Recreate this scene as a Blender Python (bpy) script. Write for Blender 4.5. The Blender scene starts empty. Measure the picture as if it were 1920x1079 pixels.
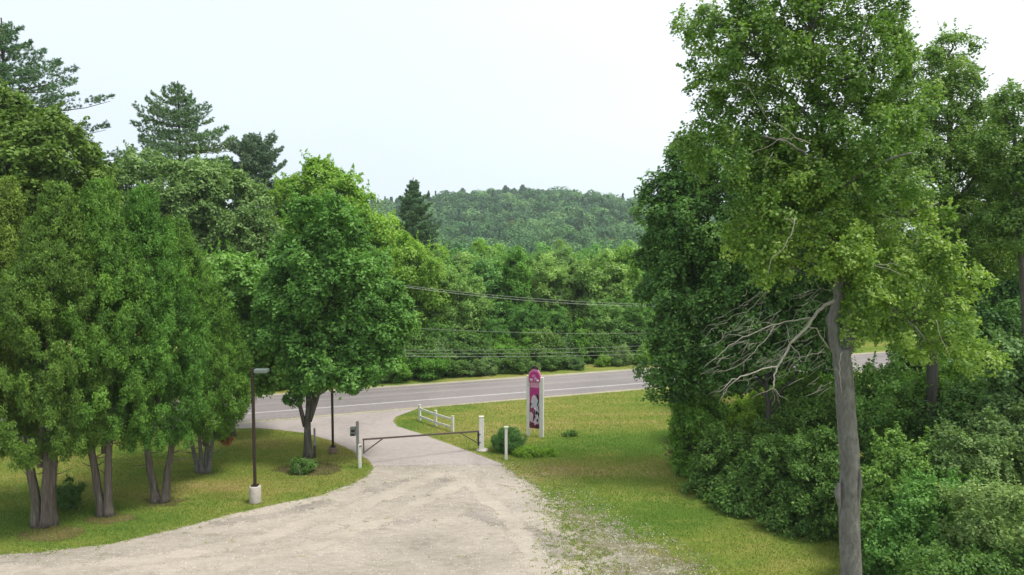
import bpy, math, numpy as np
from mathutils import Vector

sc = bpy.context.scene
COL = sc.collection
R = math.radians
F, CX, CY, H = 1450.0, 960.0, 539.5, 12.5      # focal length in photo pixels, centre, camera height
PITCH = math.atan(100.0 / F)

# ------------------------------------------------------------------ camera
cam_data = bpy.data.cameras.new("camera")
cam = bpy.data.objects.new("camera", cam_data)
COL.objects.link(cam)
cam.location = (0, 0, H)
cam.rotation_euler = (R(90) - PITCH, 0, 0)
cam_data.sensor_width = 36
cam_data.lens = 36 * F / 1920
cam_data.clip_start = 0.1
cam_data.clip_end = 9000
sc.camera = cam

# ------------------------------------------------------------------ sky and sun
SUN_EL, SUN_AZ = 64, 115       # azimuth clockwise from +Y (away from the camera)
world = bpy.data.worlds.new("World")
sc.world = world
world.use_nodes = True
nt = world.node_tree
nt.nodes.clear()
N = nt.nodes.new
out = N("ShaderNodeOutputWorld")
bg = N("ShaderNodeBackground")
bg.inputs["Strength"].default_value = 0.1
sky = N("ShaderNodeTexSky")
sky.sky_type = 'NISHITA'
sky.sun_disc = False
sky.sun_elevation = R(SUN_EL)
sky.sun_rotation = R(SUN_AZ)
sky.dust_density = 4
geo = N("ShaderNodeTexCoord")
mp = N("ShaderNodeMapping")
mp.inputs["Scale"].default_value = (1.1, 1.1, 2.6)
mp.inputs["Location"].default_value = (0.35, 0.1, 0.0)
noi = N("ShaderNodeTexNoise")
noi.inputs["Scale"].default_value = 1.6
noi.inputs["Detail"].default_value = 3
sep = N("ShaderNodeSeparateXYZ")
# cloud brightness: thinner and whiter towards +X, a little greyer blue towards the horizon
ax = N("ShaderNodeMath"); ax.operation = 'MULTIPLY_ADD'; ax.inputs[1].default_value = 0.62; ax.inputs[2].default_value = -0.02
az = N("ShaderNodeMath"); az.operation = 'MULTIPLY_ADD'; az.inputs[1].default_value = 0.75
an = N("ShaderNodeMath"); an.operation = 'MULTIPLY_ADD'; an.inputs[1].default_value = 0.55
cr = N("ShaderNodeValToRGB")
cr.color_ramp.elements[0].position = 0.10; cr.color_ramp.elements[0].color = (0.72, 0.80, 0.92, 1)
cr.color_ramp.elements[1].position = 0.85; cr.color_ramp.elements[1].color = (1.0, 1.0, 1.0, 1)
e = cr.color_ramp.elements.new(0.45); e.color = (0.80, 0.885, 0.965, 1)
sc10 = N("ShaderNodeVectorMath"); sc10.operation = 'SCALE'; sc10.inputs["Scale"].default_value = 9.3
mixs = N("ShaderNodeMixRGB"); mixs.inputs["Fac"].default_value = 0.94
L = nt.links.new
L(geo.outputs["Generated"], mp.inputs["Vector"]); L(mp.outputs[0], noi.inputs["Vector"])
L(geo.outputs["Generated"], sep.inputs[0])
L(sep.outputs["X"], ax.inputs[0]); L(sep.outputs["Z"], az.inputs[0]); L(ax.outputs[0], az.inputs[2])
L(noi.outputs["Fac"], an.inputs[0]); L(az.outputs[0], an.inputs[2])
L(an.outputs[0], cr.inputs["Fac"]); L(cr.outputs["Color"], sc10.inputs[0])
L(sky.outputs["Color"], mixs.inputs["Color1"]); L(sc10.outputs[0], mixs.inputs["Color2"])
L(mixs.outputs["Color"], bg.inputs["Color"]); L(bg.outputs[0], out.inputs["Surface"])

sun_d = bpy.data.lights.new("sun", 'SUN')
sun_d.energy = 2.7
sun_d.angle = R(15)
sun_d.color = (1.0, 0.95, 0.86)
sun = bpy.data.objects.new("sun", sun_d)
COL.objects.link(sun)
sdir = Vector((math.sin(R(SUN_AZ)) * math.cos(R(SUN_EL)), math.cos(R(SUN_AZ)) * math.cos(R(SUN_EL)), math.sin(R(SUN_EL))))
sun.rotation_euler = sdir.to_track_quat('Z', 'Y').to_euler()
sun.location = (30, 40, 60)

sc.view_settings.view_transform = 'Standard'
sc.view_settings.look = 'None'
sc.view_settings.exposure = 0.45
sc.view_settings.gamma = 1
sc.cycles.max_bounces = 10
sc.cycles.diffuse_bounces = 7
sc.cycles.transmission_bounces = 8
sc.cycles.transparent_max_bounces = 12
sc.cycles.volume_bounces = 1

# ------------------------------------------------------------------ helpers
SP, CP = math.sin(PITCH), math.cos(PITCH)
def ray(px, py):
    u = (px - CX) / F; v = (CY - py) / F
    return u, CP + v * SP, -SP + v * CP
def G(px, py, z=0.0):
    """point of the horizontal plane z seen at a photo pixel"""
    x, y, zz = ray(px, py)
    t = (z - H) / zz
    return (x * t, y * t, z)
def Q(px, py, Y):
    """point at distance Y seen at a photo pixel"""
    x, y, zz = ray(px, py)
    t = Y / y
    return (x * t, Y, H + zz * t)

def props(o, label=None, cat=None, group=None, kind=None):
    if label: o["label"] = label
    if cat: o["category"] = cat
    if group: o["group"] = group
    if kind: o["kind"] = kind
    return o
def link(o, parent=None):
    COL.objects.link(o)
    if parent is not None: o.parent = parent
    return o
def thing(name, label, cat, loc=(0, 0, 0), rz=0, group=None):
    o = bpy.data.objects.new(name, None)
    o.empty_display_size = 0.3
    o.location = loc; o.rotation_euler = (0, 0, rz)
    link(o)
    return props(o, label, cat, group)
def mesh(name, V, Fc, mats, attrs=None, smooth=True, midx=None):
    """V (n,3); Fc (m,4) array (a triangle repeats -1 in the last slot) or list of faces"""
    me = bpy.data.meshes.new(name)
    V = np.asarray(V, dtype=np.float32)
    if isinstance(Fc, np.ndarray):
        m, k = Fc.shape
        me.vertices.add(len(V)); me.vertices.foreach_set("co", V.ravel())
        me.loops.add(m * k); me.loops.foreach_set("vertex_index", Fc.astype(np.int32).ravel())
        me.polygons.add(m)
        me.polygons.foreach_set("loop_start", np.arange(0, m * k, k, dtype=np.int32))
        me.polygons.foreach_set("loop_total", np.full(m, k, dtype=np.int32))
        me.update(calc_edges=True)
    else:
        me.from_pydata([tuple(map(float, v)) for v in V], [], [tuple(f) for f in Fc])
    if smooth:
        me.polygons.foreach_set("use_smooth", np.ones(len(me.polygons), dtype=bool))
    if midx is not None:
        me.polygons.foreach_set("material_index", np.asarray(midx, dtype=np.int32))
    for k_, a in (attrs or {}).items():
        at = me.attributes.new(k_, 'FLOAT', 'POINT')
        at.data.foreach_set("value", np.asarray(a, dtype=np.float32))
    for mt in (mats if isinstance(mats, (list, tuple)) else [mats]):
        me.materials.append(mt)
    return me
def obj(name, me, parent=None):
    o = bpy.data.objects.new(name, me)
    return link(o, parent)

class MB:
    """collects boxes, tubes and lathes into one mesh"""
    def __init__(s): s.v = []; s.f = []; s.n = 0
    def add(s, V, Fs):
        s.v += [tuple(p) for p in V]; s.f += [tuple(i + s.n for i in f) for f in Fs]; s.n += len(V); return s
    def box(s, c, d, rz=0, bev=0.0):
        x, y, z = d[0] / 2, d[1] / 2, d[2] / 2
        b = min(bev, x * .9, y * .9, z * .9)
        ca, sa = math.cos(rz), math.sin(rz)
        if b <= 0:
            P = [(-x, -y, -z), (x, -y, -z), (x, y, -z), (-x, y, -z), (-x, -y, z), (x, -y, z), (x, y, z), (-x, y, z)]
            Fs = [(0, 3, 2, 1), (4, 5, 6, 7), (0, 1, 5, 4), (1, 2, 6, 5), (2, 3, 7, 6), (3, 0, 4, 7)]
        else:
            def ring(zz, i):
                return [(-x + i, -y + b, zz), (-x + b, -y + i, zz), (x - b, -y + i, zz), (x - i, -y + b, zz), (x - i, y - b, zz), (x - b, y - i, zz), (-x + b, y - i, zz), (-x + i, y - b, zz)]
            P = ring(-z, b * .7) + ring(-z + b, 0) + ring(z - b, 0) + ring(z, b * .7)
            Fs = [tuple(range(7, -1, -1)), tuple(range(24, 32))]
            for r in range(3):
                for i in range(8):
                    j = (i + 1) % 8
                    Fs.append((r * 8 + i, r * 8 + j, r * 8 + 8 + j, r * 8 + 8 + i))
        P = [(c[0] + p[0] * ca - p[1] * sa, c[1] + p[0] * sa + p[1] * ca, c[2] + p[2]) for p in P]
        return s.add(P, Fs)
    def bar(s, a, b, w, h):
        """square bar from a to b"""
        a, b = Vector(a), Vector(b)
        t = (b - a).normalized()
        up = Vector((0, 0, 1)) if abs(t.z) < .95 else Vector((0, 1, 0))
        n = t.cross(up).normalized(); u = n.cross(t).normalized()
        P = []
        for p in (a, b):
            for i, j in ((-1, -1), (1, -1), (1, 1), (-1, 1)):
                P.append(p + n * i * w / 2 + u * j * h / 2)
        return s.add(P, [(0, 1, 2, 3), (7, 6, 5, 4), (0, 4, 5, 1), (1, 5, 6, 2), (2, 6, 7, 3), (3, 7, 4, 0)])
    def tube(s, pts, rad, n=8, cap=True, wob=0.0, rng=None):
        V, Fs = tube(pts, rad, n, wob, rng)
        if cap:
            Fs = Fs + [tuple(range(n - 1, -1, -1)), tuple(len(V) - n + i for i in range(n))]
        return s.add(V, Fs)
    def build(s, name, mat, parent=None, smooth=False):
        return obj(name, mesh(name, s.v, s.f, mat, smooth=smooth), parent)
def tube(pts, rad, n=8, wob=0.0, rng=None):
    pts = [Vector(p) for p in pts]
    V, Fs = [], []
    ref = Vector((0.31, 0.95, 0.05)).normalized()
    for i, p in enumerate(pts):
        t = (pts[min(i + 1, len(pts) - 1)] - pts[max(i - 1, 0)]).normalized()
        a = t.cross(ref)
        if a.length < 1e-3: a = t.cross(Vector((1, 0, 0)))
        a.normalize(); b = a.cross(t)
        for k in range(n):
            w = 2 * math.pi * k / n
            r = rad[i] * (1 + (wob * math.sin(3 * w + i * .7) + wob * .7 * math.sin(5 * w - i * .4) if wob else 0))
            V.append(tuple(p + (a * math.cos(w) + b * math.sin(w)) * r))
        if i:
            for k in range(n):
                j = (k + 1) % n
                Fs.append(((i - 1) * n + k, (i - 1) * n + j, i * n + j, i * n + k))
    return V, Fs
def curve(a, b, bow, n, rng, jit=0.0):
    a, b = Vector(a), Vector(b)
    o = []
    for i in range(n + 1):
        t = i / n
        p = a.lerp(b, t) + Vector((0, 0, bow * math.sin(math.pi * t)))
        if 0 < i < n: p += Vector(rng.normal(0, jit, 3))
        o.append(p)
    return o

# ------------------------------------------------------------------ materials
def newmat(name):
    m = bpy.data.materials.new(name); m.use_nodes = True
    t = m.node_tree; t.nodes.clear()
    o = t.nodes.new("ShaderNodeOutputMaterial")
    return m, t, o
def ramp(t, stops):
    r = t.nodes.new("ShaderNodeValToRGB")
    el = r.color_ramp.elements
    el[0].position = stops[0][0]; el[0].color = (*stops[0][1], 1)
    el[1].position = stops[-1][0]; el[1].color = (*stops[-1][1], 1)
    for p, c in stops[1:-1]:
        x = el.new(p); x.color = (*c, 1)
    return r
def noise(t, scale, detail=4, rough=.55, vec=None, dist=0.0):
    n = t.nodes.new("ShaderNodeTexNoise")
    n.inputs["Scale"].default_value = scale; n.inputs["Detail"].default_value = detail
    n.inputs["Roughness"].default_value = rough; n.inputs["Distortion"].default_value = dist
    if vec is not None: t.links.new(vec, n.inputs["Vector"])
    return n
def coords(t, scale=(1, 1, 1), kind="Object"):
    c = t.nodes.new("ShaderNodeTexCoord"); m = t.nodes.new("ShaderNodeMapping")
    m.inputs["Scale"].default_value = scale
    t.links.new(c.outputs[kind], m.inputs["Vector"])
    return m.outputs[0]
def mathn(t, op, a, b=None, c=None, clamp=False):
    n = t.nodes.new("ShaderNodeMath"); n.operation = op; n.use_clamp = clamp
    for i, x in enumerate((a, b, c)):
        if x is None: continue
        if isinstance(x, (int, float)): n.inputs[i].default_value = x
        else: t.links.new(x, n.inputs[i])
    return n.outputs[0]
def mixc(t, fac, a, b, mode='MIX'):
    n = t.nodes.new("ShaderNodeMixRGB"); n.blend_type = mode
    for i, x in zip(("Fac", "Color1", "Color2"), (fac, a, b)):
        if isinstance(x, tuple): n.inputs[i].default_value = (*x, 1)
        elif isinstance(x, (int, float)): n.inputs[i].default_value = x
        else: t.links.new(x, n.inputs[i])
    return n.outputs[0]
def bump(t, h, strength=.4, dist=.02):
    b = t.nodes.new("ShaderNodeBump"); b.inputs["Strength"].default_value = strength
    b.inputs["Distance"].default_value = dist
    t.links.new(h, b.inputs["Height"]); return b.outputs[0]
def attr(t, name):
    a = t.nodes.new("ShaderNodeAttribute"); a.attribute_name = name; return a.outputs["Fac"]

FG = 1.52
def foliage(name, c0, c1, c2, trans=0.35, hue=0.03, rough=.55, spec=.25):
    """leaf colour from dark to pale by a leaf's own tint; each tree shifts a little"""
    m, t, o = newmat(name)
    tint = attr(t, "tint")
    k = FG
    r = ramp(t, [(0.0, tuple(x * k for x in c0)), (0.5, tuple(x * k for x in c1)), (1.0, tuple(x * k for x in c2))])
    t.links.new(tint, r.inputs[0])
    oi = t.nodes.new("ShaderNodeObjectInfo")
    hs = t.nodes.new("ShaderNodeHueSaturation")
    t.links.new(mathn(t, 'MULTIPLY_ADD', oi.outputs["Random"], -hue, .5 + hue * .5), hs.inputs["Hue"])
    t.links.new(mathn(t, 'MULTIPLY_ADD', oi.outputs["Random"], .25, .88), hs.inputs["Value"])
    t.links.new(r.outputs[0], hs.inputs["Color"])
    p = t.nodes.new("ShaderNodeBsdfPrincipled")
    p.inputs["Roughness"].default_value = rough
    p.inputs["Specular IOR Level"].default_value = spec
    t.links.new(hs.outputs[0], p.inputs["Base Color"])
    tr = t.nodes.new("ShaderNodeBsdfTranslucent")
    t.links.new(mixc(t, 1.0, hs.outputs[0], (1.25, 1.35, .6), 'MULTIPLY'), tr.inputs["Color"])
    mx = t.nodes.new("ShaderNodeMixShader"); mx.inputs[0].default_value = trans
    t.links.new(p.outputs[0], mx.inputs[1]); t.links.new(tr.outputs[0], mx.inputs[2])
    t.links.new(mx.outputs[0], o.inputs["Surface"])
    return m
def bark(name, c0, c1, c2, sc_=(6, 6, 1.2), bs=.8, bd=.03):
    m, t, o = newmat(name)
    v = coords(t, sc_)
    n = noise(t, 1.0, 6, .65, v, .4); n2 = noise(t, 1.1, 3, .5, coords(t, (1, 1, .7)))
    r = ramp(t, [(.32, c0), (.5, c1), (.68, c2)])
    t.links.new(n.outputs[0], r.inputs[0])
    p = t.nodes.new("ShaderNodeBsdfPrincipled"); p.inputs["Roughness"].default_value = .9
    p.inputs["Specular IOR Level"].default_value = .15
    t.links.new(mixc(t, n2.outputs[0], r.outputs[0], tuple(x * .65 for x in c1)), p.inputs["Base Color"])
    t.links.new(bump(t, n.outputs[0], bs, bd), p.inputs["Normal"])
    t.links.new(p.outputs[0], o.inputs["Surface"])
    return m
def plain(name, c, rough=.6, metal=0.0, var=.25, scale=4.0, bs=.15, spec=.4, c2=None):
    m, t, o = newmat(name)
    v = coords(t)
    n = noise(t, scale, 6, .6, v); n2 = noise(t, scale * 9, 3, .6, v)
    dark = c2 or tuple(x * (1 - var) for x in c)
    r = ramp(t, [(.35, dark), (.65, c)])
    t.links.new(mixc(t, .35, n.outputs[0], n2.outputs[0]), r.inputs[0])
    p = t.nodes.new("ShaderNodeBsdfPrincipled"); p.inputs["Roughness"].default_value = rough
    p.inputs["Metallic"].default_value = metal; p.inputs["Specular IOR Level"].default_value = spec
    t.links.new(r.outputs[0], p.inputs["Base Color"])
    t.links.new(bump(t, n2.outputs[0], bs, .01), p.inputs["Normal"])
    t.links.new(p.outputs[0], o.inputs["Surface"])
    return m

M = {}
M['thuja'] = foliage("thuja_foliage", (.034, .080, .013), (.074, .160, .022), (.140, .260, .040), .25, .04)
M['thuja_dry'] = foliage("thuja_olive_foliage", (.046, .082, .013), (.092, .152, .022), (.160, .245, .040), .25, .03)
M['maple'] = foliage("maple_leaves", (.050, .115, .024), (.090, .200, .040), (.160, .290, .072), .35, .02)
M['maple_grey'] = foliage("grey_green_leaves", (.065, .120, .035), (.110, .190, .060), (.190, .280, .110), .30, .02)
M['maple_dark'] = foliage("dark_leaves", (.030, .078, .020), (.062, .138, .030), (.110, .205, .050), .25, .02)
M['maple_light'] = foliage("light_leaves", (.075, .150, .022), (.120, .240, .036), (.185, .320, .062), .40, .03)
M['olive'] = foliage("olive_leaves", (.060, .100, .016), (.105, .170, .030), (.180, .250, .050), .30, .02)
M['poplar'] = foliage("poplar_leaves", (.050, .105, .022), (.105, .185, .040), (.205, .290, .080), .40, .02, .45, .35)
M['poplar_yellow'] = foliage("poplar_yellow_leaves", (.060, .122, .024), (.120, .205, .042), (.220, .305, .084), .42, .02, .45, .35)
M['shrub_dark'] = foliage("shrub_dark_leaves", (.036, .084, .018), (.074, .148, .030), (.130, .220, .052), .28, .02)
M['shrub'] = foliage("shrub_leaves", (.055, .120, .024), (.100, .200, .040), (.170, .290, .072), .32, .04)
M['shrub_grey'] = foliage("shrub_sage_leaves", (.075, .125, .038), (.130, .200, .062), (.210, .290, .100), .28, .02)
M['shrub_lime'] = foliage("shrub_lime_leaves", (.110, .190, .022), (.175, .290, .034), (.260, .380, .060), .40, .02)
M['shrub_red'] = foliage("shrub_russet_leaves", (.080, .065, .035), (.120, .110, .050), (.170, .190, .060), .25, .02)
M['pine'] = foliage("pine_needles", (.045, .095, .045), (.078, .145, .066), (.130, .205, .088), .15, .02)
M['pine_blue'] = foliage("blue_pine_needles", (.050, .095, .060), (.085, .140, .085), (.130, .195, .115), .15, .02)
M['forest'] = foliage("forest_foliage", (.022, .062, .026), (.050, .122, .042), (.100, .190, .066), .2, .02)
M['wood'] = foliage("wood_foliage", (.060, .130, .034), (.120, .235, .060), (.195, .330, .095), .32, .05)
M['dead_leaf'] = foliage("dead_foliage", (.10, .05, .02), (.17, .08, .03), (.24, .13, .05), .15, .02)
M['bark_thuja'] = bark("thuja_bark", (.055, .045, .04), (.15, .128, .11), (.30, .27, .24), (11, 11, .8))
M['bark_maple'] = bark("maple_bark", (.055, .05, .042), (.12, .11, .095), (.22, .21, .19), (7, 7, 1.2))
M['bark_grey'] = bark("grey_bark", (.085, .082, .08), (.19, .183, .177), (.32, .31, .30), (9, 9, 3.2), 1.0, .06)
M['bark_pine'] = bark("pine_bark", (.05, .042, .035), (.10, .085, .072), (.17, .15, .13), (6, 6, 1.2))
M['bark_pale'] = bark("pale_bark", (.20, .19, .17), (.36, .35, .32), (.5, .49, .46), (5, 5, 2))
M['deadwood'] = bark("bare_deadwood", (.24, .22, .19), (.37, .345, .30), (.50, .47, .42), (8, 8, 8), .4, .01)

# ------------------------------------------------------------------ leaves
def unit(a):
    return a / np.maximum(np.linalg.norm(a, axis=1, keepdims=True), 1e-9)
def leaf_quads(C, Nrm, S, asp, rng, up=None, fold=.18):
    """one folded rhombus per leaf. up: preferred long axis"""
    n = len(C)
    Nrm = unit(Nrm)
    A = rng.normal(0, 1, (n, 3)) if up is None else up + rng.normal(0, .35, (n, 3))
    T = unit(A - (A * Nrm).sum(1, keepdims=True) * Nrm)
    B = np.cross(Nrm, T)
    S = S.reshape(-1, 1)
    W = S * asp
    d = Nrm * S * fold
    V = np.empty((n, 4, 3), dtype=np.float32)
    V[:, 0] = C - T * S - d; V[:, 1] = C + B * W; V[:, 2] = C + T * S - d; V[:, 3] = C - B * W
    Fc = np.arange(n * 4, dtype=np.int32).reshape(n, 4)
    return V.reshape(-1, 3), Fc
def sph(n, rng):
    return unit(rng.normal(0, 1, (n, 3)))
def lobed(ells, rng, lobe=0.9, dens=1.0, cl=.30, per=14, lv=30, leaf=.07, asp=.62, skip=0.0, flat=.75, inner=.18, zmin=None, droop=0.0, tvar=1.0, up=None, shoots=.8):
    """leaf cloud: ellipsoids -> lobes on their surface -> clumps on the lobes -> leaves.
    returns verts, faces, tint, lobe centres"""
    E = np.array([e[:6] for e in ells], float)
    Cs, Rs, Ns = [], [], []
    for i, e in enumerate(E):
        c, r = e[:3], e[3:6]
        area = 4 * math.pi * (((r[0] * r[1]) ** 1.6 + (r[0] * r[2]) ** 1.6 + (r[1] * r[2]) ** 1.6) / 3) ** (1 / 1.6)
        n = max(4, int(dens * area / (lobe * lobe * 1.5)))
        d = sph(n, rng)
        k = rng.uniform(.64, 1.08, (n, 1))
        ninn = int(n * inner)
        k[:ninn] = rng.uniform(.2, .65, (ninn, 1))
        p = c + d * r * k
        keep = np.ones(n, bool)
        for j, f in enumerate(E):
            if j != i:
                q = (p - f[:3]) / (f[3:6] * .78)
                keep &= (q ** 2).sum(1) > 1
        if skip: keep &= rng.random(n) > skip
        p = p[keep]; nn = unit(d[keep] / r)
        Cs.append(p); Ns.append(nn); Rs.append(lobe * rng.uniform(.6, 1.25, len(p)))
    LC, LN, LR = np.concatenate(Cs), np.concatenate(Ns), np.concatenate(Rs)
    nl = len(LC)
    lt = rng.normal(0, .17, nl)
    idx = np.repeat(np.arange(nl), per)
    d = unit(sph(len(idx), rng) + LN[idx] * .55 + np.array([0, 0, .25]))
    cc = LC[idx] + d * LR[idx, None] * np.array([1, 1, flat]) * rng.uniform(.55, 1.0, (len(idx), 1))
    cn = unit(d + np.array([0, 0, .35]))
    ct = lt[idx] + rng.normal(0, .12, len(idx))
    crs = cl * rng.uniform(.6, 1.3, len(idx))
    j = np.repeat(np.arange(len(idx)), lv)
    off = rng.normal(0, .55, (len(j), 3)) * crs[j, None]
    # flatten each clump along its normal
    cnj = cn[j]
    off -= cnj * (off * cnj).sum(1, keepdims=True) * .5
    P = cc[j] + off
    P[:, 2] -= droop * np.linalg.norm(off, axis=1)
    if zmin is not None:
        ok = P[:, 2] > zmin
        P, cnj, j = P[ok], cnj[ok], j[ok]
    nrm = cnj * .8 + np.array([0, 0, .45]) + rng.normal(0, .48, (len(P), 3))
    S = leaf * rng.uniform(.65, 1.25, len(P))
    tj = ct[j]
    if shoots:      # leafy shoots that stick out past the lobes
        ns_ = int(nl * shoots)
        q = rng.choice(nl, ns_)
        dv = unit(LN[q] * .7 + np.array([0, 0, .75]) + rng.normal(0, .35, (ns_, 3)))
        ln = lobe * rng.uniform(.9, 2.0, ns_)
        nk = 26
        qq = np.repeat(np.arange(ns_), nk)
        tt = rng.uniform(.35, 1, len(qq))
        Ps = LC[q][qq] + dv[qq] * (ln[qq] * tt)[:, None] + rng.normal(0, .38 * cl, (len(qq), 3)) * (1.25 - tt)[:, None]
        ok = np.ones(len(qq), bool) if zmin is None else Ps[:, 2] > zmin
        P = np.concatenate([P, Ps[ok]]); nrm = np.concatenate([nrm, (rng.normal(0, .7, (len(qq), 3)) + np.array([0, 0, .6]))[ok]])
        S = np.concatenate([S, leaf * rng.uniform(.6, 1.15, ok.sum())]); tj = np.concatenate([tj, rng.normal(.06, .1, ns_)[qq][ok]])
    V, Fc = leaf_quads(P, nrm, S, asp, rng, None if up is None else np.tile(np.array(up, float), (len(P), 1)))
    tint = np.clip(.5 + tvar * (tj + rng.normal(0, .17, len(P))), 0, 1)
    return V, Fc, np.repeat(tint, 4), LC

def limbs(trunk_pts, LC, rng, n, r0, mb, lo=.25, ns=6):
    """limbs from the trunk to some of the lobes"""
    if len(LC) == 0: return
    zs = [p[2] for p in trunk_pts]
    pick = rng.choice(len(LC), min(n, len(LC)), replace=False)
    for i in pick:
        tgt = LC[i]
        # leave the trunk below the target
        h = np.hypot(tgt[0] - trunk_pts[-1][0], tgt[1] - trunk_pts[-1][1])
        z0 = min(max(tgt[2] - h * .8 - .5, zs[0] + (zs[-1] - zs[0]) * lo), zs[-1])
        k = 0
        while k < len(zs) - 2 and zs[k + 1] < z0: k += 1
        t = (z0 - zs[k]) / max(zs[k + 1] - zs[k], 1e-6); t = min(max(t, 0), 1)
        a = Vector(trunk_pts[k]).lerp(Vector(trunk_pts[k + 1]), t)
        pts = curve(a, tgt, .12 * (Vector(tgt) - a).length * rng.uniform(-.3, 1), 6, rng, .08)
        rr = r0 * rng.uniform(.6, 1.1)
        mb.tube(pts, [rr * (1 - .82 * q / 6) for q in range(7)], ns, cap=False)

def ell_px(lst, Y, rdep=None):
    """ellipsoids given by photo pixels: (px, py, rx, ry[, dY[, depth radius]])"""
    o = []
    for e in lst:
        dY = e[4] if len(e) > 4 else 0
        y = Y + dY
        c = Q(e[0], e[1], y)
        rx, rz = e[2] * y / F, e[3] * y / F
        o.append((*c, rx, e[5] if len(e) > 5 else (rx + rz) * .5 * .9, rz))
    return o

def tree(name, label, cat, base, trunk, ells, mat, bmat, seed, r0=.3, nlimb=12, group=None, crown_name='crown', mats2=None, **kw):
    """world-space trunk polyline + ellipsoids; parts are stored relative to the base"""
    rng = np.random.default_rng(seed)
    root = thing(name, label, cat, base, 0, group)
    b = np.array(base)
    V, Fc, ti, LC = lobed(ells, rng, **kw)
    me = mesh(crown_name, V - b, Fc, mat, {"tint": ti})
    obj(crown_name, me, root)
    tp = [tuple(np.array(p) - b) for p in trunk]
    mb = MB()
    n = len(tp)
    # smooth the trunk
    pts = []
    for i in range(n - 1):
        for q in range(4):
            pts.append(Vector(tp[i]).lerp(Vector(tp[i + 1]), q / 4))
    pts.append(Vector(tp[-1]))
    k = len(pts)
    rad = [r0 * (1.0 - .8 * (i / (k - 1)) ** .9) * (1 + .45 * math.exp(-i * .9)) for i in range(k)]
    pts[0] = pts[0] - Vector((0, 0, .05))
    mb.tube(pts, rad, 12, wob=.05)
    limbs([tuple(p) for p in tp], [tuple(np.array(p) - b) for p in LC], rng, nlimb, r0 * .36, mb)
    mb.build('trunk', bmat, root, True)
    return root

# ------------------------------------------------------------------ ground
def sstep(a, b, x):
    t = np.clip((x - a) / (b - a), 0, 1); return t * t * (3 - 2 * t)
# road frame: near white line passes these two points
RA, RB = np.array(G(485, 774.5)[:2]), np.array(G(1180, 721)[:2])
RU = (RB - RA) / np.linalg.norm(RB - RA)
RN = np.array([-RU[1], RU[0]])                  # away from the camera
def road_s(x, y): return (x - RA[0]) * RN[0] + (y - RA[1]) * RN[1]
def terrain(x, y):
    x = np.asarray(x, float); y = np.asarray(y, float)
    s = road_s(x, y)
    drop = -9.0 * sstep(12, 120, s)
    hill = 46 * np.exp(-((x - 0) / 320) ** 2 - ((y - 740) / 235) ** 2)
    hill += 2.2 * np.sin(x / 47 + 1.0) * sstep(300, 600, y) + 1.2 * np.sin(x / 19 + y / 60) * sstep(300, 600, y)
    far = -25 * sstep(900, 1600, y)
    return drop + hill * sstep(60, 200, s) + far

def axis(segs):
    o = []
    for a, b, st in segs: o += list(np.arange(a, b, st))
    o.append(segs[-1][1]); return np.array(o)
xs = axis([(-3500, -400, 310), (-400, -60, 10), (-60, 60, .8), (60, 400, 10), (400, 3500, 310)])
ys = axis([(-600, 0, 60), (0, 16, 4), (16, 72, .7), (72, 1000, 8), (1000, 5000, 400)])
XX, YY = np.meshgrid(xs, ys)
ZZ = terrain(XX, YY)
def blob(px, py, rx, ry, a=1.0):
    c = G(px, py); kx = c[1] / F; 
    c2 = G(px, py - ry); ky = abs(c2[1] - c[1])
    return a * np.exp(-((XX - c[0]) / (rx * kx)) ** 2 - ((YY - c[1]) / ky) ** 2)
lush = blob(1180, 828, 160, 22, 1.3) + blob(1000, 848, 70, 12, .8) + blob(760, 800, 30, 18, .7) + blob(1300, 960, 160, 35, .75) + blob(150, 975, 260, 30, .9) + blob(430, 850, 80, 12, .3) \
     + blob(1180, 905, 90, 14, .5) + blob(1170, 1000, 90, 30, .45)
dry = blob(1120, 885, 190, 12, .8) + blob(880, 790, 130, 22, .75) + blob(470, 835, 110, 20, .8) + blob(400, 915, 130, 16, .7) + blob(1330, 870, 60, 14, .5) + blob(1420, 1010, 90, 20, .5) \
     + blob(1060, 765, 90, 8, .5) + blob(640, 830, 50, 18, .6) + blob(1200, 1040, 60, 18, .6) + blob(1010, 880, 60, 16, .5)
nx, ny = len(xs), len(ys)
I = np.arange(nx * ny).reshape(ny, nx)
Fg = np.stack([I[:-1, :-1], I[:-1, 1:], I[1:, 1:], I[1:, :-1]], -1).reshape(-1, 4)

m, t, o = newmat("grass_ground")
v = coords(t)
nA = noise(t, .16, 5, .6, coords(t, (.45, 1.0, 1)), .3); nB = noise(t, .9, 5, .65, coords(t, (.5, 1.1, 1)), .2)
nC = noise(t, 9, 4, .7, coords(t, (.6, 1, 1))); nD = noise(t, 45, 3, .7, v)
base = ramp(t, [(.32, (.085, .155, .024)), (.45, (.155, .205, .038)), (.58, (.230, .225, .060)), (.73, (.320, .245, .110))])
f = mathn(t, 'ADD', mathn(t, 'MULTIPLY', nA.outputs[0], .55), mathn(t, 'MULTIPLY', nB.outputs[0], .45))
f = mathn(t, 'MULTIPLY_ADD', f, 1.35, -.19)
f = mathn(t, 'ADD', f, mathn(t, 'MULTIPLY', attr(t, "dry"), .20))
f = mathn(t, 'SUBTRACT', f, mathn(t, 'MULTIPLY', attr(t, "lush"), .22))
f = mathn(t, 'ADD', f, mathn(t, 'MULTIPLY_ADD', nC.outputs[0], .30, -.15))
t.links.new(f, base.inputs[0])
det = mixc(t, 1.0, base.outputs[0], mixc(t, nD.outputs[0], (.62, .62, .62), (1.35, 1.35, 1.35)), 'MULTIPLY')
p = t.nodes.new("ShaderNodeBsdfPrincipled"); p.inputs["Roughness"].default_value = .95; p.inputs["Specular IOR Level"].default_value = .1
t.links.new(det, p.inputs["Base Color"])
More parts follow.
